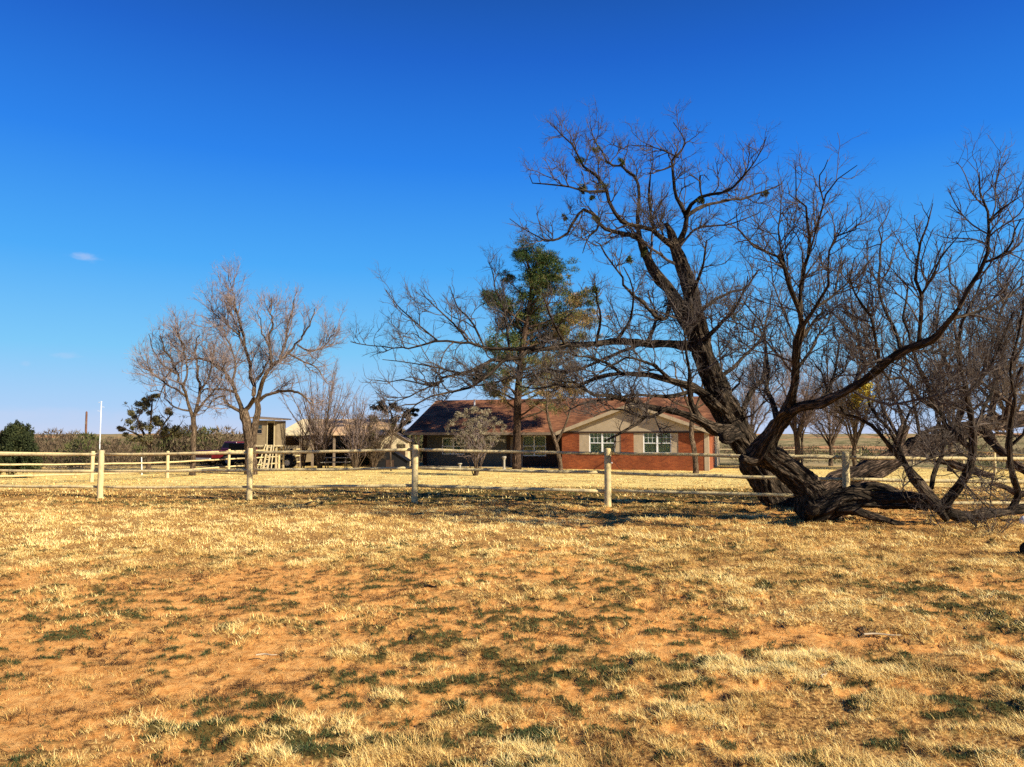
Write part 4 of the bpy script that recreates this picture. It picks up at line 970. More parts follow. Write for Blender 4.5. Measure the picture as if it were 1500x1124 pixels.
# sage-coloured shrub in the lawn
def sageclumps(b, H, W, rr):
    out = []
    for k in range(170):
        a = rr.uniform(0, 2 * math.pi); q = math.sqrt(rr.random()); t = rr.uniform(-1, 1)
        hh = math.sqrt(max(0, 1 - t * t)); r_ = rr.uniform(.07, .20)
        out.append((b + np.array([math.cos(a) * W * q * hh, math.sin(a) * W * q * hh, H * .66 + t * H * .32]), (r_, r_, r_ * .8), .32, rr.uniform(.2, .8)))
    return out
shrub('sage_shrub', 'round grey green shrub on thin stems in the lawn by the porch window', 697, 41, 100, 92, 12, M['twig_pale'], 6, fol=(M['sage'], sageclumps, (.07, .016), 210))
# small trees against the house
d = 44.5
LV_S = [dict(per_m=2.6, length=1.3, r0=.02, n=6, t0=.15, angle=(22, 55), trop=.08, wob=.18), dict(per_m=3.5, length=.7, r0=.012, n=4, t0=.1, trop=.08, k=3), dict(per_m=4, length=.35, r0=.009, n=3, k=3)]
yard_tree('small_tree', 'small tree with a leaning pale trunk between porch and brick wing', 821, 690, d,
          [S([(822, 692, 8), (820, 676, 7), (816, 655, 6), (812, 642, 5.5), (806, 625, 5), (801, 600, 4), (803, 588, 3.5)], d), S([(814, 650, 4.5), (824, 632, 4), (832, 612, 3.2), (836, 596, 2.6)], d)],
          [S(p, d, .8) for p in [[(803, 592, 3.4), (795, 570, 3), (785, 550, 2), (775, 535, 1.2)], [(803, 592, 3), (812, 570, 2.6), (818, 545, 2), (815, 520, 1.2)], [(836, 596, 2.6), (845, 575, 2.2), (855, 555, 1.4)],
                                 [(801, 605, 2.6), (785, 595, 2.2), (770, 588, 1.4)], [(832, 612, 2.4), (822, 590, 2), (828, 565, 1.3)], [(803, 590, 2.4), (800, 560, 2), (805, 530, 1.3)]]],
          LV_S, M['bark_yard'], M['twig_brown'])
d = 43.5
yard_tree('small_tree', 'pale trunked small tree at the right corner of the brick wing', 1018, 692, d,
          [S([(1019, 695, 11), (1019, 680, 9), (1017, 660, 8), (1013, 640, 7.5), (1013, 622, 7.5), (1015, 606, 7)], d)],
          [S(p, d, .8) for p in [[(1015, 610, 6), (1005, 585, 4.5), (995, 560, 3.4), (985, 530, 2)], [(1015, 610, 6), (1024, 585, 4.5), (1030, 555, 3.4), (1028, 525, 2)], [(1018, 600, 4), (1040, 585, 3), (1060, 565, 2)],
                                 [(1010, 598, 4), (990, 590, 3), (970, 575, 2)], [(1015, 604, 5), (1014, 570, 3.6), (1008, 540, 2)]]],
          LV_S, M['bark_yard'], M['twig_brown'])
# bare trees in the yard right of the house
YG = 'bare trees in the yard right of the house'
def vtree(label, px, d, w, hfork, top, spread, seed, bark=M['bark_yard'], twig=M['twig_pale'], levels=LV_FAR):
    rr = random.Random(seed)
    base = 640 + (EYE - float(gz((px - 750) / F * d, d))) * F / d
    limbs = []
    for k in range(7):
        ex = px + spread * (k / 3 - 1) + rr.uniform(-8, 8); ey = top + abs(k / 3 - 1) * 28 + rr.uniform(-8, 12)
        mx = px + (ex - px) * rr.uniform(.25, .5); my = hfork + (ey - hfork) * .45
        dd = d + rr.uniform(-2.2, 2.2)
        limbs.append([(px + rr.uniform(-1, 1), hfork + rr.uniform(-3, 10), d, w * .6), (mx, my, (d + dd) / 2, w * .38), ((mx + ex) / 2 + rr.uniform(-5, 5), (my + ey) / 2, dd, w * .24), (ex, ey, dd, w * .12)])
    return make_tree('bare_tree', ground_pt(px, d), label, 'tree', [S([(px, base + 2, w * 1.25), (px, base - 10, w), (px + rr.uniform(-2, 2), (base + hfork) / 2, w * .9), (px, hfork, w * .85)], d)], limbs, levels, bark, twig, group=YG)
vtree('bare yard tree with the thickest trunk seen between leaning trunk and sawn tree', 1167, 50, 10, 640, 520, 60, 3)
vtree('very thin bare yard tree beside the thicker trunk behind the fence', 1174.5, 54, 4, 640, 560, 34, 4)
vtree('bare yard tree near the back fence post seen above the fence rail', 1217, 56, 6.5, 648, 560, 50, 5)
vtree('bare yard tree hidden behind the fence post before the toppled trunk', 1252, 48, 7, 650, 520, 60, 6, twig=M['twig_brown'])
vtree('bare tree standing past the toppled trunk near the side fence', 1392, 46, 8, 640, 470, 80, 8, twig=M['twig_brown'])
vtree('bare tree at the right edge beyond the side fence', 1478, 47, 9, 630, 440, 70, 9, twig=M['twig_brown'])
vtree('bare tree rising behind the big leaning trunk', 1098, 58, 7, 650, 540, 60, 10, twig=M['twig_pale'])

# ---------------------------------------------------------------- fences
def fence(name, label, posts, h, rails, pr, rr, hidden=(), skip=(), mat=M['fence'], side=1, gap=()):
    root = empty(name, (posts[0][0], posts[0][1], float(gz(*posts[0][:2])))); tag(root, label, 'fence')
    rg = random.Random(len(posts) * 7 + int(h * 10))
    pts = []
    for i, p in enumerate(posts):
        x, y = p[0], p[1]; z = float(gz(x, y)); top = p[2] if len(p) > 2 else z + h
        pts.append((x, y, top))
        k = 18; prof = [(1.03, z - .1), (1.02, z + .02), (1.0, z + .5), (.97, top - .03), (.93, top - .006), (.80, top + .004)]
        vs = []; lx, ly = rg.uniform(-.012, .012), rg.uniform(-.012, .012); r0 = pr * rg.uniform(.93, 1.07)
        for f, zz in prof:
            for j in range(k):
                a = 2 * math.pi * j / k; q = r0 * f * (1 + .02 * math.sin(3 * a + i))
                t = (zz - z) / h; vs.append((x + lx * t + q * math.cos(a), y + ly * t + q * math.sin(a), zz))
        fs = [(a * k + j, a * k + (j + 1) % k, (a + 1) * k + (j + 1) % k, (a + 1) * k + j) for a in range(len(prof) - 1) for j in range(k)]
        fs.append(tuple(range((len(prof) - 1) * k, len(prof) * k)))
        m = MB().add(vs, fs); o = m.build('post', mat, root, world=True, smooth=False)
        o.data.polygons.foreach_set('use_smooth', [True] * (len(fs) - 1) + [False])
    for i in range(len(pts) - 1):
        (x0, y0, t0), (x1, y1, t1) = pts[i], pts[i + 1]
        L = math.hypot(x1 - x0, y1 - y0); nx, ny = -(y1 - y0) / L * side, (x1 - x0) / L * side
        off = pr * .62
        for ri, dz in enumerate(rails):
            if (i, ri) in gap: continue
            n = 8; P = []
            for s in range(n + 1):
                t = s / n; sag = -.012 * math.sin(math.pi * t) * rg.uniform(.2, 1.5)
                a = -.03 / L if s == 0 else (.03 / L if s == n else 0)
                P.append((x0 + (x1 - x0) * (t + a) + nx * off, y0 + (y1 - y0) * (t + a) + ny * off, (t0 - dz) * (1 - t) + (t1 - dz) * t + sag + rg.uniform(-.006, .006)))
            P = np.array(P)[None]; R_ = np.full((1, n + 1), rr) * np.linspace(rg.uniform(.9, 1.1), rg.uniform(.9, 1.1), n + 1)[None]
            tb = Tubes(); tb.add(P, R_, 10, .04, cap=True); tb.build('rail', mat, root)
    return root
def fp(px, d, ytop):
    p = at(px, ytop, d); return (p[0], p[1], p[2])
front = [(-21.5, 23.0, 1.22), (-16.4, 21.9, 1.22), fp(149, 20.5, 660), fp(367, 19.6, 657), fp(608, 18.6, 652), fp(890, 17.5, 657), fp(1238, 15.4, 662), (10.75, 15.0, 1.28), (15.3, 14.9, 1.25)]
fence('front_fence', 'nearest round rail fence of treated posts crossing the whole field', front, 1.33, (.11, .55, .97), .074, .038, gap=((5, 2), ))
# the lowest rail right of the fifth post is broken off at the trunk
rt = [o for o in bpy.data.objects if o.name.startswith('front_fence')][0]
p0 = np.array(fp(890, 17.5, 719)); p1 = np.array(fp(1178, 15.75, 726.5)); tb = Tubes()
Pq = np.linspace(p0 + [0, .047, 0], p1 + [0, .047, 0], 8)[None]; tb.add(Pq, np.full((1, 8), .037), 10, .04, cap=True); tb.build('rail', M['fence'], rt)['label'] = 'lowest rail ending at the leaning trunk'
def line(xys, h=1.33): return [(x, y) for x, y in xys]
fence('side_fence', 'round rail fence running away along the left side of the yard', line([(-19.3, 28.2), (-18.14, 33.5), (-17.1, 38.5), (-16.08, 44), (-15.04, 50), (-13.9, 56.2)]), 1.33, (.11, .55, .98), .076, .043)
fence('back_fence', 'round rail fence along the far right side and back of the yard', line([(23.0, 32), (25.2, 38), (27.4, 44), (29.4, 50.5), (31.2, 57), (32.6, 63), (30.4, 67.5), (25.6, 69), (20.8, 70), (16.0, 70.5)]), 1.3, (.11, .55, .98), .076, .043)

# ---------------------------------------------------------------- house
TH = math.radians(18)
HC = np.array([11.8, 46.5]); HZ = -.47
house = empty('brick_house', (HC[0], HC[1], HZ), -TH)
tag(house, 'low brick ranch house with red brown shingle roof and front gable', 'house')
def lx(px, y):
    """local x of the plane at local y seen at picture column px"""
    u = (px - 750) / F; c, s = math.cos(TH), math.sin(TH)
    # X = 11.8 + x c + y s ; Y = 46.5 - x s + y c
    return (u * (HC[1] + y * c) - HC[0] - y * s) / (c + u * s)
WL = -9.06; ML = -20.2; WH = 2.38
PY = 3.2     # porch wall
MB_ = MB
wins = [(lx(862.5, 0), lx(900.7, 0)), (lx(941.5, 0), lx(982.5, 0))]
panels = [(lx(848, 0), lx(909, 0)), (lx(927.5, 0), lx(993, 0))]
# brick front wall in pieces round the window bays
m = MB(); z_s, z_t = .98, WH
xs = [WL] + [v for p in panels for v in p] + [0]
for i in range(0, len(xs) - 1):
    if i % 2 == 0: m.box(xs[i], xs[i + 1], 0, .22, -.2, WH)
    else: m.box(xs[i], xs[i + 1], 0, .22, -.2, z_s)
m.box(-.22, 0, .22, 6.2, -.2, WH); m.box(WL, WL + .22, .22, PY, -.2, WH)
m.build('wall', M['brick'], house)['label'] = 'red brick wall of the front wing'
MB().box(-.22, .03, 6.2, 11.8, -.2, WH).build('side_wall', M['trim'], house)['label'] = 'tan side wall'
MB().box(-.24, .03, -.02, .30, -.2, WH - .004).build('corner_board', M['trim'], house)
# panels + sills, with window openings
for (a, b), (w0, w1) in zip(panels, wins):
    pm = MB(); pm.box(a + .004, w0, .03, .2, z_s + .07, WH - .003); pm.box(w1, b - .004, .03, .2, z_s + .07, WH - .003); pm.box(w0, w1, .03, .2, z_s + .07, 1.06); pm.build('window_panel', M['trim'], house)
    MB().box(a - .03, b + .03, -.05, .22, z_s + .003, z_s + .07).build('sill', M['trim'], house, .008)
def window(w0, w1, z0, z1, y, curtain, fr=M['white'], cols=2, grid=True):
    t = .055; m = MB(); yf = y - .01; yb = y + .07
    m.box(w0, w1, yf, yb, z1 - t, z1); m.box(w0, w1, yf, yb, z0, z0 + t)
    m.box(w0, w0 + t, yf, yb, z0 + t, z1 - t); m.box(w1 - t, w1, yf, yb, z0 + t, z1 - t)
    wc = (w0 + w1) / 2; m.box(wc - .05, wc + .05, yf - .005, yb, z0 + t, z1 - t)
    zm = (z0 + z1) / 2 - .02
    for a, b in ((w0 + t, wc - .05), (wc + .05, w1 - t)):
        m.box(a, b, yf + .01, yb - .01, zm - .025, zm + .025)
        if grid:
            for q in (1 / 3, 2 / 3): m.box(a + (b - a) * q - .008, a + (b - a) * q + .008, y + .028, y + .048, zm + .025, z1 - t)
            m.box(a, b, y + .030, y + .046, (zm + z1) / 2 - .008, (zm + z1) / 2 + .008)
    o = m.build('window', fr, house)
    MB().box(w0 + t, w1 - t, y + .05, y + .056, z0 + t, z1 - t).build('pane', M['glass'], o)
    # pleated curtain
    n = 60; vs = []; 
    for i in range(n + 1):
        x = w0 + t + (w1 - w0 - 2 * t) * i / n; yy = y + .14 + .02 * math.sin(i * 1.9)
        vs += [(x, yy, z0 + t), (x, yy, z1 - t)]
    MB().add(vs, [(2 * i, 2 * i + 2, 2 * i + 3, 2 * i + 1) for i in range(n)]).build('curtain', curtain, o)
    return o
for w0, w1 in wins: window(w0, w1, 1.06, 2.34, .06, M['curtain'])
# gable
slope = (4.06 - WH) / (-WL / 2); gx = WL / 2
m = MB(); m.prism([(WL, WH), (0, WH), (gx, WH + slope * -gx)], .004, .2); m.build('gable', M['trim'], house)['label'] = 'tan front gable'
MB().box(WL - .02, .02, -.03, .003, WH - .09, WH + .02).build('gable_trim', M['dark_brown'], house)
oh = .32
def roofslab(name, pts_low, pts_high, mat, th=.11):
    """four corners of the top surface ccw"""
    m = MB(); top = [Vector(p) for p in pts_low]; bot = [p - Vector((0, 0, th)) for p in top]
    m.hexa(bot, top); return m.build(name, mat, house)
ez = WH - slope * oh; pk = WH + slope * -gx
yb = 5.0
roofslab('roof', [(WL - oh, -oh, ez + .12), (gx, -oh, pk + .12), (gx, yb, pk + .12), (WL - oh, yb, ez + .12)][::1] and [(WL - oh, -oh, ez + .12), (gx, -oh, pk + .12), (gx, yb, pk + .12), (WL - oh, yb, ez + .12)], None, M['shingle'])
roofslab('roof', [(gx, -oh, pk + .12), (oh, -oh, ez + .12), (oh, yb, ez + .12), (gx, yb, pk + .12)], None, M['shingle'])
# rake boards
for a, b, za, zb in ((WL - oh, gx, ez, pk), (oh, gx, ez, pk)):
    m = MB(); y0, y1 = -oh - .03, -oh - .003
    m.hexa([(a, y0, za - .10), (b, y0, zb - .10), (b, y1, zb - .10), (a, y1, za - .10)], [(a, y0, za + .125), (b, y0, zb + .125), (b, y1, zb + .125), (a, y1, za + .125)])
    m.build('rake_board', M['trim'], house)
# main roof
eY, eZ, rY, rZ = .95, 2.36, 6.4, 4.84
bY = 2 * rY - eY
XL, XR = ML - .35, .55
roofslab('roof', [(XL, eY, eZ), (XR, eY, eZ), (XR, rY, rZ), (XL, rY, rZ)], None, M['shingle'])['label'] = 'long red brown shingle roof slope facing the lawn'
roofslab('roof', [(XL, rY, rZ), (XR, rY, rZ), (XR, bY, eZ), (XL, bY, eZ)], None, M['shingle'])
MB().box(XL, WL - oh - .01, eY - .03, eY - .003, eZ - .17, eZ + .004).build('fascia', M['wood_grey'], house)
for X0, X1 in ((XR - .002, XR + .03), (XL - .03, XL + .002)):
    for (ya, za, yb_, zb) in ((eY, eZ, rY, rZ), (bY, eZ, rY, rZ)):
        m = MB(); m.hexa([(X0, ya, za - .2), (X1, ya, za - .2), (X1, yb_, zb - .2), (X0, yb_, zb - .2)], [(X0, ya, za + .01), (X1, ya, za + .01), (X1, yb_, zb + .01), (X0, yb_, zb + .01)])
        m.build('rake_board', M['trim'], house)
# gable ends of the main body
for X0, X1 in ((-.2, -.003), (ML, ML + .2)):
    m = MB(); prof = [(eY + .6, WH), (bY - .6, WH), (rY, rZ - .16)]
    vs = [(X0, y, z) for y, z in prof] + [(X1, y, z) for y, z in prof]
    m.add(vs, [(0, 2, 1), (3, 4, 5), (0, 1, 4, 3), (1, 2, 5, 4), (2, 0, 3, 5)]); m.build('gable', M['trim'], house)
# porch: back wall, floor, side, ceiling
g0, g1 = lx(626, PY), lx(742, PY)
win3 = (lx(648, PY), lx(681, PY)); win4 = (lx(765.5, PY), lx(799.5, PY))
def wall_with_window(name, x0, x1, z0, z1, w, wz, mat, y):
    m = MB(); m.box(x0, w[0], y, y + .2, z0, z1); m.box(w[1], x1, y, y + .2, z0, z1); m.box(w[0], w[1], y, y + .2, z0, wz[0]); m.box(w[0], w[1], y, y + .2, wz[1], z1)
    return m.build(name, mat, house)
zp = eZ + (PY - eY) * (rZ - eZ) / (rY - eY) - .115
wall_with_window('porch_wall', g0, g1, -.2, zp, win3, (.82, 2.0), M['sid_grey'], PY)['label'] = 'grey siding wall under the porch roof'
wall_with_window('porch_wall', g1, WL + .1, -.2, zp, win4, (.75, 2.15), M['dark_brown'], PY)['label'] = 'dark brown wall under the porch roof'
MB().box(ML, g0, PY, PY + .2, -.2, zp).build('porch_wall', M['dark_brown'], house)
window(win3[0], win3[1], .82, 2.0, PY + .02, M['blind'], grid=False)
window(win4[0], win4[1], .75, 2.15, PY + .02, M['blind'], grid=False)
MB().box(ML - .1, WL, eY + .2, PY, -.25, .03).build('porch_floor', M['concrete'], house)
MB().box(ML, ML + .2, PY + .2, 11.6, -.2, WH).build('side_wall', M['trim'], house)
MB().box(ML + .2, -.22, 11.4, 11.6, -.2, WH).build('back_wall', M['trim'], house)
for px in (606.0, 613.5):
    x = lx(px, eY + .35); MB().box(x - .07, x + .07, eY + .28, eY + .42, .03, eZ - .12).build('porch_post', M['trim'], house, .01)
# front door in the dark bay
dx = lx(748, PY); m = MB(); m.box(dx, dx + .9, PY - .05, PY - .003, .03, 2.05); dr = m.build('door', M['wood_grey'], house)
MB().tube((dx + .8, PY - .09, 1.0), (dx + .8, PY - .05, 1.0), .03).build('handle', M['chrome'], dr)
# outdoor tap on the brick and vent pipe on roof
tp = MB(); fx = lx(896, 0); tp.tube((fx, -.12, .42), (fx, -.003, .42), .018); tp.box(fx - .05, fx + .05, -.14, -.10, .46, .49); tp.build('tap', M['white'], house)
vx = lx(695, 5.3); MB().tube((vx, 5.3, 4.2), (vx, 5.3, 4.85), .06).build('vent_pipe', M['white'], house)

# low pale ornaments by the porch
for px, d_, lab in ((674, 47.4, 'small pale stone garden figure by the sage shrub'), (738.5, 47.8, 'taller pale stone pedestal beside the pine trunk')):
    p = ground_pt(px, d_); r_ = empty('garden_pedestal', p); tag(r_, lab, 'pedestal')
    hh = .45 if px < 700 else .85
    k = 14; prof = [(.15, 0), (.15, .05), (.10, .09), (.07, .16), (.065, hh * .7), (.10, hh * .82), (.14, hh * .9), (.13, hh), (.001, hh)]
    vs = [(r2 * math.cos(2 * math.pi * j / k), r2 * math.sin(2 * math.pi * j / k), z) for r2, z in prof for j in range(k)]
    MB().add(vs, [(a * k + j, a * k + (j + 1) % k, (a + 1) * k + (j + 1) % k, (a + 1) * k + j) for a in range(len(prof) - 1) for j in range(k)]).build('column', M['concrete'], r_)

# ---------------------------------------------------------------- stone shed left of the house, with dark doghouse before it
ds = 51.7
def X(px, d): return (px - 750) / F * d
zs = float(gz(X(578, ds), ds))
sh = empty('stone_shed', (X(578, ds), ds, zs)); tag(sh, 'small pale stone shed with a low gable between the shrubs and the porch', 'shed')
hw = 20 * ds / F
m = MB(); m.prism([(-hw, -.1), (hw, -.1), (hw, 1.75), (0, 2.3), (-hw, 1.75)], 0, 1.7); m.build('wall', M['stone'], sh)
for s in (-1, 1):
    m = MB(); a = [(0, -.12, 2.31), (s * (hw + .12), -.12, 1.69), (s * (hw + .12), 1.85, 1.69), (0, 1.85, 2.31)]
    if s > 0: a = a[::1]
    m.hexa([(x, y, z + .01) for x, y, z in a], [(x, y, z + .07) for x, y, z in a]); m.build('roof', M['wood_grey'], sh)
MB().box(.20, .75, -.03, -.003, -.05, 1.55).build('door', M['dark_brown'], sh)
m = MB(); m.box(-.62, -.22, -.03, -.003, 1.15, 1.55); m.build('window', M['wood_grey'], sh)
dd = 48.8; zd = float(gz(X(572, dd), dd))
dg = empty('doghouse', (X(572, dd), dd, zd)); tag(dg, 'black gabled doghouse standing left of the porch', 'doghouse')
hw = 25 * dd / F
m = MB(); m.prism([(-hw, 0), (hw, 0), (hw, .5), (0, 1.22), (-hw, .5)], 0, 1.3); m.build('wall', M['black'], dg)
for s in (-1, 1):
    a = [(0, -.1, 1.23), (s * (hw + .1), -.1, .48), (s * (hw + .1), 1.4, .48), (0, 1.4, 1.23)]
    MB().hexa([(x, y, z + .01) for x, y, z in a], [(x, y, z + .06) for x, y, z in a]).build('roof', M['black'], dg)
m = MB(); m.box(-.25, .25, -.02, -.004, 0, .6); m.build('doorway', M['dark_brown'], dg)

# ---------------------------------------------------------------- barn with tan metal roof and open front
db = 53.0; zb = float(gz(X(480, db), db))
barn = empty('barn', (X(407, db), db, zb)); tag(barn, 'long low barn with tan metal roof and dark open front', 'barn')
def bx(px): return X(px, db) - X(407, db)
def bz(py, d=db): return at(0, py, d)[2] - zb
XLb, XRb = bx(407), bx(566); ze = bz(637); ry = 3.4; zr = 3.35
m = MB(); m.hexa([(XLb - .1, -.2, ze - .05), (bx(456), -.2, ze - .05), (bx(456), ry, zr - .05), (bx(411) + .6, ry, zr - .05)], [(XLb - .1, -.2, ze), (bx(456), -.2, ze), (bx(456), ry, zr), (bx(411) + .6, ry, zr)])
m.build('roof', M['tan_metal'], barn)['label'] = 'pale tan metal roof panels'
m = MB(); m.hexa([(bx(456), -.2, ze - .05), (XRb, -.2, ze - .05), (XRb, ry, zr - .05), (bx(456), ry, zr - .05)], [(bx(456), -.2, ze - .003), (XRb, -.2, ze - .003), (XRb, ry, zr - .003), (bx(456), ry, zr - .003)])
m.build('roof', M['rust_metal'], barn)['label'] = 'rust tinted metal roof panels'
m = MB(); m.hexa([(XLb - .1, ry * 2, ze - .05), (XRb, ry * 2, ze - .05), (XRb, ry, zr - .06), (bx(411) + .6, ry, zr - .06)][::-1], [(XLb - .1, ry * 2, ze), (XRb, ry * 2, ze), (XRb, ry, zr - .01), (bx(411) + .6, ry, zr - .01)][::-1]); m.build('roof', M['rust_metal'], barn)
MB().box(XLb, XRb - .1, ry * 2 - .3, ry * 2 - .2, -.1, ze).build('back_wall', M['wood_grey'], barn)
MB().box(XLb, XLb + .08, .2, ry * 2 - .3, -.1, ze - .1).build('side_wall', M['wood_grey'], barn)
MB().box(XRb - .2, XRb - .1, .2, ry * 2 - .3, -.1, ze - .1).build('side_wall', M['wood_grey'], barn)
o = MB().box(bx(409), bx(440), .05, .12, 0, 1.45).build('low_wall', M['tan_wall'], barn)
for k in range(8):
    xx = bx(409) + (bx(440) - bx(409)) * (k + .5) / 8
    MB().box(xx - .012, xx + .012, .035, .048, 0, 1.44).build('batten', M['tan_wall'], o)
MB().box(bx(446), bx(457), -.05, .05, .35, 1.85).build('door', M['tan_wall'], barn)
for px in (441, 458.5, 490, 522, 554): MB().box(bx(px) - .07, bx(px) + .07, .0, .14, -.1, ze - .07).build('post', M['wood_grey'], barn)

# ---------------------------------------------------------------- raised play hut with ladder
dh = 48.5; zh = float(gz(X(390, dh), dh))
hut = empty('raised_hut', (X(392, dh), dh, zh)); tag(hut, 'olive wooden play hut on stilts with a ladder beside the barn', 'play hut')
def hx(px): return X(px, dh) - X(392, dh)
def hz(py): return at(0, py, dh)[2] - zh
fz, rz_ = hz(652), hz(616)
L_, Rr_, Dp = hx(372), hx(407), 1.7
m = MB()
m.box(L_, hx(376.5), 0, .06, fz, rz_); m.box(hx(384.5), hx(392), 0, .06, fz, rz_); m.box(hx(376.5), hx(384.5), 0, .06, fz, hz(636)); m.box(hx(376.5), hx(384.5), 0, .06, hz(623), rz_)
m.box(L_, L_ + .06, .06, Dp, fz, rz_); m.box(L_, Rr_, Dp, Dp + .06, fz, rz_); m.box(hx(402.5), Rr_, 0, .06, fz, rz_ - .03); m.box(Rr_ - .06, Rr_, .06, Dp, fz, rz_ - .03)
m.box(hx(392), hx(402.5), 0, .06, hz(620), rz_)
m.build('wall', M['tan_wall'], hut)
w = MB(); w.box(hx(376), hx(385), -.025, -.003, hz(636.5), hz(635)); w.box(hx(376), hx(385), -.025, -.003, hz(629.5), hz(628.3)); w.box(hx(376), hx(376.7), -.025, -.003, hz(635), hz(623)); w.box(hx(384.3), hx(385), -.025, -.003, hz(635), hz(623))
ww = w.build('window', M['wood_grey'], hut); MB().box(hx(376.7), hx(384.3), .02, .028, hz(635), hz(623)).build('pane', M['glass'], ww)
MB().box(hx(377), hx(384), .04, .05, hz(628), hz(623)).build('pale_board', M['white'], ww)
df = MB(); df.box(hx(391.6), hx(393), -.04, -.003, fz - .02, hz(617)); df.box(hx(402), hx(403.4), -.04, -.003, fz - .02, hz(617)); df.box(hx(393), hx(402), -.04, -.003, hz(618.6), hz(617)); df.build('door_frame', M['wood_pale'], hut)
MB().box(L_ - .05, Rr_ + .05, -.1, Dp + .1, fz - .1, fz - .003).build('deck', M['wood_pale'], hut)
m = MB(); m.hexa([(L_ - .25, -.35, hz(613)), (Rr_ + .3, -.35, hz(616.5)), (Rr_ + .3, Dp + .3, hz(616.5) + .1), (L_ - .25, Dp + .3, hz(613) + .1)], [(L_ - .25, -.35, hz(613) + .07), (Rr_ + .3, -.35, hz(616.5) + .07), (Rr_ + .3, Dp + .3, hz(616.5) + .17), (L_ - .25, Dp + .3, hz(613) + .17)])
m.build('roof', M['wood_grey'], hut)
for x_ in (L_ + .06, Rr_ - .06):
    for y_ in (.06, Dp - .06): MB().box(x_ - .05, x_ + .05, y_ - .05, y_ + .05, -.1, fz - .1).build('stilt', M['wood_pale'], hut)
lad = MB(); yb0 = -.95
for px in (394.5, 400.5):
    x_ = hx(px); lad.hexa([(x_ - .045, yb0 - .05, -.02), (x_ + .045, yb0 - .05, -.02), (x_ + .045, yb0 + .05, -.02), (x_ - .045, yb0 + .05, -.02)], [(x_ - .045, -.2, fz), (x_ + .045, -.2, fz), (x_ + .045, -.1, fz), (x_ - .045, -.1, fz)])
for k in range(6):
    t = (k + .6) / 6.2; yy = yb0 + (-.15 - yb0) * t; lad.box(hx(394.5) + .045, hx(400.5) - .045, yy - .04, yy + .04, t * fz - .02, t * fz + .025)
lad.build('ladder', M['wood_pale'], hut)
hr = MB()
for pa, pb in ((391.5, 386), (403.5, 407)):
    hr.tube((hx(pa), -.15, fz + .05), (hx(pb), yb0 - .2, -.05), .035, k=8)
hr.tube((hx(388.5), yb0 * .55, fz * .45), (hx(391.5), yb0 - .1, -.05), .03, k=8); hr.build('handrail', M['wood_pale'], hut)

# ---------------------------------------------------------------- vehicles
def wheel(parent, c, r, wdt, axis='y'):
    t = MB(); k = 20
    a = Vector(c); h = Vector((0, wdt / 2, 0))
    prof = [(.55, -.5), (.92, -.5), (1, -.35), (1, .35), (.92, .5), (.55, .5)]
    vs = [(c[0] + r * q * math.cos(2 * math.pi * j / k), c[1] + wdt * s_, c[2] + r * q * math.sin(2 * math.pi * j / k)) for q, s_ in prof for j in range(k)]
    t.add(vs, [(i * k + j, (i + 1) * k + j, (i + 1) * k + (j + 1) % k, i * k + (j + 1) % k) for i in range(5) for j in range(k)])
    w = t.build('wheel', M['rubber'], parent)
    MB().tube((c[0], c[1] - wdt * .42, c[2]), (c[0], c[1] + wdt * .42, c[2]), r * .57, k=16).build('rim', M['chrome'], w)
dt = 55.0; zt = float(gz(X(303, dt), dt))
tr = empty('pickup_truck', (X(300, dt), dt, zt), math.radians(57)); tag(tr, 'red pickup truck parked beyond the side fence with its tailgate showing', 'truck')
# local x forward, tail at x=0, width along y
m = MB()
m.prism([(0, .55), (.9, .55), (.95, .75), (1.15, .93), (1.45, .93), (1.65, .75), (1.7, .5), (3.9, .5), (3.95, .75), (4.15, .93), (4.45, .93), (4.65, .75), (4.7, .5), (5.3, .5), (5.35, .75), (5.3, 1.0), (4.0, 1.1), (1.95, 1.12), (1.9, 1.12), (.02, 1.12)], -.93, .93)
m.build('body', M['red_paint'], tr, .03)
m = MB(); m.hexa([(2.0, -.86, 1.12), (4.1, -.86, 1.10), (4.1, .86, 1.10), (2.0, .86, 1.12)], [(2.2, -.70, 1.74), (3.4, -.70, 1.74), (3.4, .70, 1.74), (2.2, .70, 1.74)]); cab = m.build('cab', M['red_paint'], tr, .05)
m = MB(); m.hexa([(2.06, -.70, 1.2), (2.075, -.70, 1.2), (2.075, .70, 1.2), (2.06, .70, 1.2)], [(2.175, -.6, 1.64), (2.19, -.6, 1.64), (2.19, .6, 1.64), (2.175, .6, 1.64)])
m.v = [(x - .03, y, z) for x, y, z in m.v]; m.build('rear_window', M['black'], cab)
for s in (-1, 1):
    m = MB(); m.add([(2.35, s * .845, 1.2), (3.85, s * .845, 1.2), (3.4, s * .735, 1.64), (2.4, s * .735, 1.64), (2.35, s * .865, 1.2), (3.85, s * .865, 1.2), (3.4, s * .755, 1.64), (2.4, s * .755, 1.64)],
                  [(0, 1, 2, 3), (4, 7, 6, 5), (0, 4, 5, 1), (1, 5, 6, 2), (2, 6, 7, 3), (3, 7, 4, 0)]); m.build('side_window', M['black'], cab)
    MB().box(-.03, .0, s * .82 - .07, s * .82 + .07, .75, 1.05).build('taillight', M['red_paint'], tr)
    for x_ in (1.3, 4.3): wheel(tr, (x_, s * .82, .36), .36, .24)
MB().box(-.025, -.003, -.72, .72, .62, 1.10).build('tailgate', M['red_paint'], tr, .01)
MB().box(-.16, -.03, -.9, .9, .42, .58).build('bumper', M['chrome'], tr, .02)
MB().box(-.045, -.03, -.17, .17, .80, .95).build('licence_plate', M['white'], tr)
dt = 52; zt = float(gz(X(350, dt), dt))
tl = empty('utility_trailer', (X(351, dt), dt, zt), math.radians(8)); tag(tl, 'black box trailer parked between the red truck and the bare tree', 'trailer')
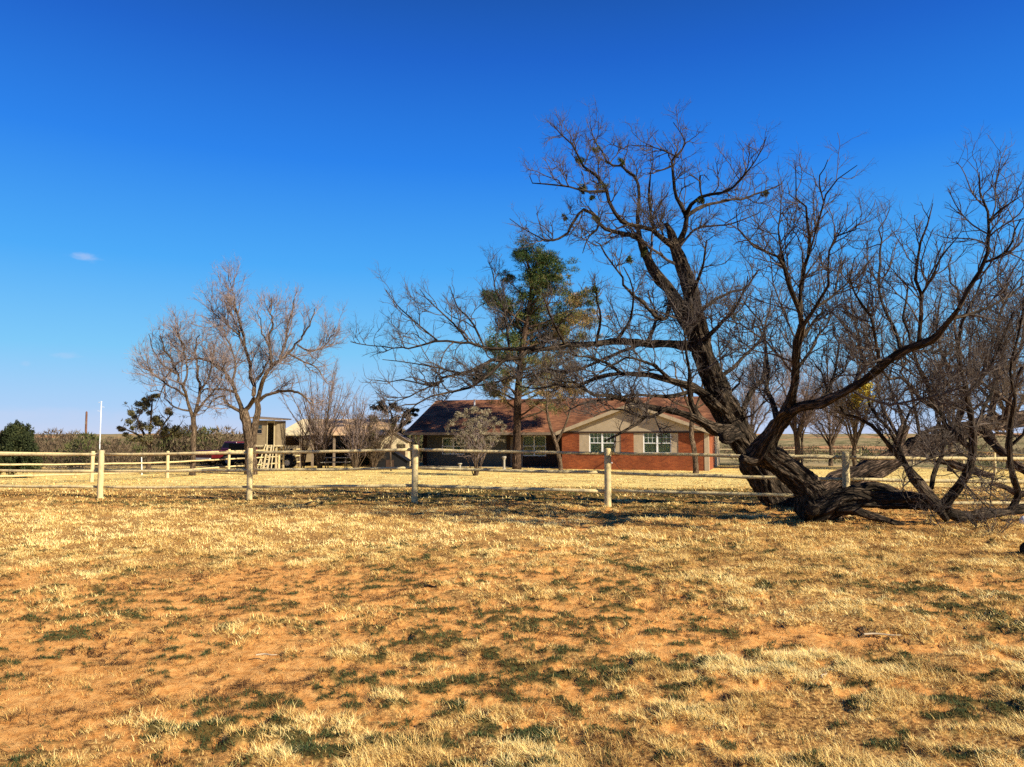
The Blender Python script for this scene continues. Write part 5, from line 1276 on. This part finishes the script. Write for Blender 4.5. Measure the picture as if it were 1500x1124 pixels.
MB().box(-.62, .62, -.1, 2.4, .45, 1.62).build('box', M['black'], tl, .02)
MB().box(-.3, .3, -.9, -.1, .40, .48).build('tongue', M['black'], tl)
for s in (-1, 1): 
    o = empty('axle', (0, 0, 0)); o.parent = tl; bpy.data.objects.remove(o)
for s in (-1, 1):
    k = 18; m = MB(); m.tube((s * .60, 1.2, .32), (s * .80, 1.2, .32), .32, k=18); m.build('wheel', M['rubber'], tl)
# dark lawn tractor under/next to the hut
dk = 50.5; zk = float(gz(X(420, dk), dk))
lt = empty('lawn_tractor', (X(415, dk), dk, zk)); tag(lt, 'dark lawn tractor parked in the shade of the raised hut', 'tractor')
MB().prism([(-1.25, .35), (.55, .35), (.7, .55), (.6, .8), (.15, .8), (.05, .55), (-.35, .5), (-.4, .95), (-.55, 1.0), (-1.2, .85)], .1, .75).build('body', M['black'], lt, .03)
MB().hexa([(.12, .2, .8), (.5, .2, .8), (.5, .65, .8), (.12, .65, .8)], [(.12, .22, .9), (.45, .22, .9), (.5, .63, .92), (.12, .63, .9)]).box(.42, .52, .22, .63, .93, 1.25).build('seat', M['black'], lt, .02)
MB().tube((-.42, .42, .9), (-.2, .42, 1.15), .02).tube((-.24, .42, 1.1), (-.18, .42, 1.18), .18, k=16).build('steering_wheel', M['black'], lt)
for y_ in (0.0, .85): wheel(lt, (.33, y_, .36), .36, .24); wheel(lt, (-.95, y_, .24), .24, .16)
# picnic table in front of the barn
dq = 49.5; zq = float(gz(X(494, dq), dq)); pt = empty('picnic_table', (X(494, dq), dq, zq), .1); tag(pt, 'grey wooden picnic table in the shade before the barn', 'picnic table')
m = MB(); [m.box(-.9, .9, -.36 + k * .15, -.23 + k * .15, .70, .74) for k in range(5)]; m.build('table_top', M['concrete'], pt)
for s in (-1, 1): MB().box(-.9, .9, s * .7 - .13, s * .7 + .13, .42, .46).build('bench', M['concrete'], pt)
for s in (-1, 1):
    m = MB()
    for q in (-1, 1): m.hexa([(s * .6 - .03, q * .62 - .05, 0), (s * .6 + .03, q * .62 - .05, 0), (s * .6 + .03, q * .62 + .05, 0), (s * .6 - .03, q * .62 + .05, 0)], [(s * .6 - .03, q * .22 - .05, .7), (s * .6 + .03, q * .22 - .05, .7), (s * .6 + .03, q * .22 + .05, .7), (s * .6 - .03, q * .22 + .05, .7)])
    m.box(s * .6 - .035, s * .6 + .035, -.78, .78, .36, .42); m.build('leg_frame', M['wood_grey'], pt)

# ---------------------------------------------------------------- poles
d = 88; p = ground_pt(127, d); po = empty('utility_pole', p); tag(po, 'brown wooden pole standing in the brush beyond the side fence', 'pole')
top = at(127.5, 604, d)[2] - p[2]
MB().tube((0, 0, -.2), (0, 0, top), .14, .11, k=12).tube((0, 0, top), (0, 0, top + .1), .11, .04, k=12).build('shaft', M['pole_wood'], po)
MB().box(-.05, .05, -.17, -.11, top - 1.4, top - 1.0).build('bracket', M['wood_grey'], po)
d = 58; p = ground_pt(148, d); po = empty('antenna_mast', p); tag(po, 'thin white antenna mast rising behind the second fence post', 'mast')
top = at(148, 588, d)[2] - p[2]
MB().tube((0, 0, -.1), (0, 0, top), .045, .035, k=10).build('shaft', M['white'], po)
MB().tube((-.22, 0, top - .1), (.06, 0, top - .02), .015, k=6).tube((-.02, 0, top - .42), (.25, 0, top - .44), .015, k=6).tube((-.25, 0, top - .72), (.04, 0, top - .76), .012, k=6).build('cross_arm', M['white'], po)
p = ground_pt(211, 41.5); sk = MB().tube(p, p + np.array([-.05, 0, .95]), .03, .025, k=8).build('stake', M['white'], None); tag(sk, 'short pale stake beside the olive tree trunk', 'stake')

# ---------------------------------------------------------------- brush and far shrubs (stuff)
M['brush'] = mat_var('brush', [(0, (.03, .022, .014)), (.3, (.09, .062, .038)), (.55, (.17, .118, .07)), (.72, (.09, .09, .03)), (.9, (.06, .07, .022)), (1, (.20, .16, .09))])
def brushfield(name, label, spots, per=46):
    """spots: x, y, height, width, tone"""
    Vs, As = [], []
    for x, y, h, w, tone in spots:
        z = float(gz(x, y)); dist = math.hypot(x, y)
        n = int(per * (2.2 if dist < 110 else 1) * max(.6, min(2.5, h * w / 6)))
        t = RNG.random(n) ** .8
        a = RNG.uniform(0, 2 * math.pi, n); q = np.sqrt(RNG.random(n)) * np.sqrt(np.clip(1 - (t - .35) ** 2 / .45, .05, 1))
        c = np.stack([x + np.cos(a) * q * w / 2, y + np.sin(a) * q * w / 2, z + t * h], -1)
        up = np.stack([np.cos(a) * .5, np.sin(a) * .5, np.full(n, .9)], -1) + RNG.normal(0, .45, (n, 3))
        up /= np.linalg.norm(up, axis=1, keepdims=True)
        b = np.cross(up, RNG.normal(0, 1, (n, 3))); b /= np.linalg.norm(b, axis=1, keepdims=True) + 1e-9
        s = (.10 + .055 * h) * RNG.uniform(.5, 1.3, n)[:, None] * (1 if dist < 130 else 1.6)
        wd = s * (.15 if tone < .62 else .26)
        V = np.stack([c - b * wd, c + b * wd, c + up * s * 1.5], 1)
        Vs.append(V.reshape(-1, 3)); As.append(np.repeat(np.clip(tone + RNG.normal(0, .07, n), 0, 1), 3))
    V = np.concatenate(Vs); me = mesh_np(name, V, None, np.arange(len(V)).reshape(-1, 3), False, {'v': np.concatenate(As)})
    tag(link(name, me, M['brush']), label, 'brush', kind='stuff')
rb = random.Random(4); spots = []
def tone(): return rb.choice([.15, .3, .35, .4, .5, .55, .75, .85, .3, .4])
for k in range(2600):        # band behind the yard, denser to the left
    y = rb.uniform(60, 135) ; u = rb.uniform(-1.0, 1.0); x = u * y * .95
    if math.hypot(x, y) < 63: continue
    if x > -5 and rb.random() < .45: continue
    h = rb.uniform(.8, 1.35) * (1.0 + 2.6 * float(fbm(x * .07, y * .07, 211, 3)) ** 1.3) if x < 10 else rb.uniform(.4, 1.3)
    if x > 12 and rb.random() < .82: continue
    spots.append((x, y, h, rb.uniform(1.6, 3.4), tone()))
for k in range(260):         # side of the yard on the left
    y = rb.uniform(36, 64); x = -(rb.uniform(.72, 1.25)) * y if y < 44 else rb.uniform(-1.3, -.42) * y
    if x > -(26 + (64 - y) * .0) : 
        if y < 57: continue
    spots.append((x, y, rb.uniform(.8, 2.1), rb.uniform(1.3, 2.6), tone()))
for k in range(300):
    y = rb.uniform(58, 66); x = rb.uniform(-50, -10); spots.append((x, y, rb.uniform(1.0, 2.0), rb.uniform(1.4, 2.6), tone()))
brushfield('brush', 'dense brown and olive brush growing beyond the yard', spots, 150)
spots = []
for k in range(4200):
    r_ = 135 * (12.0 ** rb.random()); a = rb.uniform(-.80, .80)
    x, y = r_ * math.sin(a), r_ * math.cos(a)
    if fbm(x * .012, y * .012, 171, 3) < .46 and rb.random() < .8: continue
    if math.hypot((x - 133) / 62, (y - 282) / 28) < 1 and rb.random() < .93: continue
    if r_ < 420 and x > 20 and rb.random() < .25: continue
    spots.append((x, y, rb.uniform(1.0, 2.6) if x > 15 else rb.uniform(1.6, 4), rb.uniform(3, 7) * (1 + r_ / 900), tone()))
brushfield('scrub', 'scattered mesquite scrub on the far slopes', spots, 60)

# ---------------------------------------------------------------- small things on the field
def stick(label, px, py, lpx, ang, rad, mat):
    d = EYE * F / (py - 640); c = ground_pt(px, d); L = lpx * d / F
    a = math.radians(ang); v = np.array([math.cos(a), math.sin(a), 0]) * L / 2
    pts = [c - v, c - v * .3 + [0, .02, .012], c + v * .4 + [.01, -.01, .015], c + v]
    pts = [np.array([p[0], p[1], float(gz(p[0], p[1])) + .03]) for p in pts]
    Q, r, _ = resample(pts, [rad, rad, rad * .8, rad * .4], 9)
    tb = Tubes(); tb.add(Q[None], r[None], 7, .1, cap=True)
    o = tb.build('fallen_stick', mat, None) if False else None
    root = None
    me = mesh_np('fallen_stick', np.concatenate(tb.V), np.concatenate(tb.Q), None, True, {'bark': np.concatenate(tb.B)})
    o = link('fallen_stick', me, mat); tag(o, label, 'stick')
stick('pale stick lying on bare red dirt in the left foreground', 398, 957, 30, 5, .006, M['trim'])
stick('pale stick lying in the grass in the right middle field', 1282, 928, 52, -4, .008, M['trim'])
stick('short dark stick lying in the grass left of the middle', 632, 861, 22, -25, .012, M['bark_main'])
stick('curved dry stick standing out of straw in the right foreground', 1196, 985, 30, 60, .004, M['trim'])
d = 10.6; p = ground_pt(1508, d); st = empty('tree_stump', p); tag(st, 'dark short log end lying at the right edge of the field', 'stump')
tb = Tubes(); Q, r, _ = resample([p + np.array([-.12, -.05, .07]), p + np.array([.1, 0, .09]), p + np.array([.5, .1, .08])], [.15, .16, .14], 16); tb.add(Q[None], r[None], 26, .18, cap=True); tb.build('log', M['bark_main'], st)
d = 14.0; p = ground_pt(1494, d); bl = empty('ball', p + np.array([0, 0, .09])); tag(bl, 'white and green ball lying in the grass near the right edge', 'ball')
def sphere_part(name, r, z0, z1, mat, parent):
    k, n = 20, 8; vs = []
    for i in range(n + 1):
        ph = z0 + (z1 - z0) * i / n
        for j in range(k): vs.append((r * math.sin(ph), r * math.cos(ph) * math.cos(2 * math.pi * j / k), r * math.cos(ph) * math.sin(2 * math.pi * j / k)))
    MB().add(vs, [(i * k + j, i * k + (j + 1) % k, (i + 1) * k + (j + 1) % k, (i + 1) * k + j) for i in range(n) for j in range(k)]).build(name, mat, parent, smooth=True)
M['green_plastic'] = mat_noise('green_plastic', (.02, .10, .05), (.03, .14, .07), 3, bump=0, rough=.4)
sphere_part('white_half', .09, -math.pi / 2, .1, M['white'], bl); sphere_part('green_half', .09, .1, math.pi / 2, M['green_plastic'], bl)

# ---------------------------------------------------------------- sky, sun, camera
w = bpy.data.worlds.new('World'); sc.world = w; w.use_nodes = True
nt = w.node_tree; bg = nt.nodes['Background']
EXPO = .92
sky = nt.nodes.new('ShaderNodeTexSky'); sky.sky_type = 'NISHITA'; sky.sun_disc = False
sun_dir = Vector((math.cos(SUN_AZ) * math.cos(SUN_EL), -math.sin(SUN_AZ) * math.cos(SUN_EL), math.sin(SUN_EL)))
sky.sun_elevation = SUN_EL; sky.sun_rotation = math.atan2(sun_dir.x, sun_dir.y)
sky.air_density = 1.0; sky.dust_density = .3; sky.ozone_density = 3
tc = nt.nodes.new('ShaderNodeTexCoord'); sp = nt.nodes.new('ShaderNodeSeparateXYZ'); nt.links.new(tc.outputs['Generated'], sp.inputs[0])
def lin(c): return tuple((v / 255 / 12.92 if v / 255 <= .04045 else ((v / 255 + .055) / 1.055) ** 2.4) for v in c)
grad = ramp(nt, sp.outputs[2], [(0, lin((204, 214, 244))), (.035, lin((170, 208, 250))), (.105, lin((124, 202, 251))), (.21, lin((72, 172, 252))), (.335, lin((36, 132, 240))), (.45, lin((23, 100, 208))), (.52, lin((20, 84, 176))), (.8, lin((10, 56, 136)))])
# small far clouds, by direction in the sky
def cdir(px, py): v = at(px, py, 1000) - np.array([0, 0, EYE]); return v / np.linalg.norm(v)
cn = nt.nodes.new('ShaderNodeTexNoise'); cn.inputs['Scale'].default_value = 60; cn.inputs['Detail'].default_value = 5
cmap = nt.nodes.new('ShaderNodeMapping'); cmap.inputs['Scale'].default_value = (1, 1, 2.5); nt.links.new(tc.outputs['Generated'], cmap.inputs[0]); nt.links.new(cmap.outputs[0], cn.inputs['Vector'])
cur = grad
for px, py, wx, wz, amt in [(126, 377, .022, .0065, .42), (95, 521, .018, .005, .22), (38, 533, .006, .004, .15), (60, 607, .13, .010, .22), (250, 615, .10, .008, .14), (1110, 618, .06, .008, .12)]:
    c = cdir(px, py)
    sb = nt.nodes.new('ShaderNodeVectorMath'); sb.operation = 'SUBTRACT'; sb.inputs[1].default_value = tuple(c); nt.links.new(tc.outputs['Generated'], sb.inputs[0])
    sm = nt.nodes.new('ShaderNodeVectorMath'); sm.operation = 'MULTIPLY'; sm.inputs[1].default_value = (1 / wx, 1 / wx, 1 / wz); nt.links.new(sb.outputs[0], sm.inputs[0])
    ln = nt.nodes.new('ShaderNodeVectorMath'); ln.operation = 'LENGTH'; nt.links.new(sm.outputs[0], ln.inputs[0])
    a1 = nt.nodes.new('ShaderNodeMath'); a1.operation = 'MULTIPLY_ADD'; a1.inputs[1].default_value = -1; a1.inputs[2].default_value = 1.0; nt.links.new(ln.outputs['Value'], a1.inputs[0])
    a2 = nt.nodes.new('ShaderNodeMath'); a2.operation = 'MULTIPLY_ADD'; a2.inputs[1].default_value = 1.6; a2.inputs[2].default_value = -.8; nt.links.new(cn.outputs[0], a2.inputs[0])
    a3 = nt.nodes.new('ShaderNodeMath'); a3.operation = 'ADD'; nt.links.new(a1.outputs[0], a3.inputs[0]); nt.links.new(a2.outputs[0], a3.inputs[1])
    mr = nt.nodes.new('ShaderNodeMapRange'); mr.interpolation_type = 'SMOOTHSTEP'; mr.inputs[1].default_value = 0; mr.inputs[2].default_value = .9; mr.inputs[3].default_value = 0; mr.inputs[4].default_value = amt; nt.links.new(a3.outputs[0], mr.inputs[0])
    mx = nt.nodes.new('ShaderNodeMix'); mx.data_type = 'RGBA'; nt.links.new(mr.outputs[0], mx.inputs[0]); nt.links.new(cur, mx.inputs[6]); mx.inputs[7].default_value = (.60, .66, .90, 1); cur = mx.outputs[2]
sc_ = nt.nodes.new('ShaderNodeMix'); sc_.data_type = 'RGBA'; sc_.inputs[0].default_value = .08
nt.links.new(cur, sc_.inputs[6])
sm = nt.nodes.new('ShaderNodeVectorMath'); sm.operation = 'SCALE'; sm.inputs['Scale'].default_value = .09; nt.links.new(sky.outputs[0], sm.inputs[0]); nt.links.new(sm.outputs[0], sc_.inputs[7])
nt.links.new(sc_.outputs[2], bg.inputs[0]); bg.inputs[1].default_value = 1.0 / 2 ** EXPO

sl = bpy.data.lights.new('sun', 'SUN'); sl.energy = 5.0; sl.angle = math.radians(.5); sl.color = (1, .90, .70)
so = bpy.data.objects.new('sun', sl); COL.objects.link(so); so.rotation_euler = sun_dir.to_track_quat('Z', 'Y').to_euler(); so.location = (20, -10, 20)

cam = bpy.data.cameras.new('camera'); cam.sensor_width = 36; cam.lens = F / 1500 * 36; cam.clip_end = 20000; cam.clip_start = .05
co = bpy.data.objects.new('camera', cam); COL.objects.link(co); co.location = (0, 0, EYE); co.rotation_euler = (math.radians(90) + PITCH, 0, 0)
sc.camera = co
sc.view_settings.view_transform = 'Standard'; sc.view_settings.look = 'None'; sc.view_settings.gamma = 1; sc.view_settings.exposure = EXPO
sc.cycles.max_bounces = 5; sc.cycles.transparent_max_bounces = 8; sc.cycles.diffuse_bounces = 3
sc.cycles.use_denoising = False
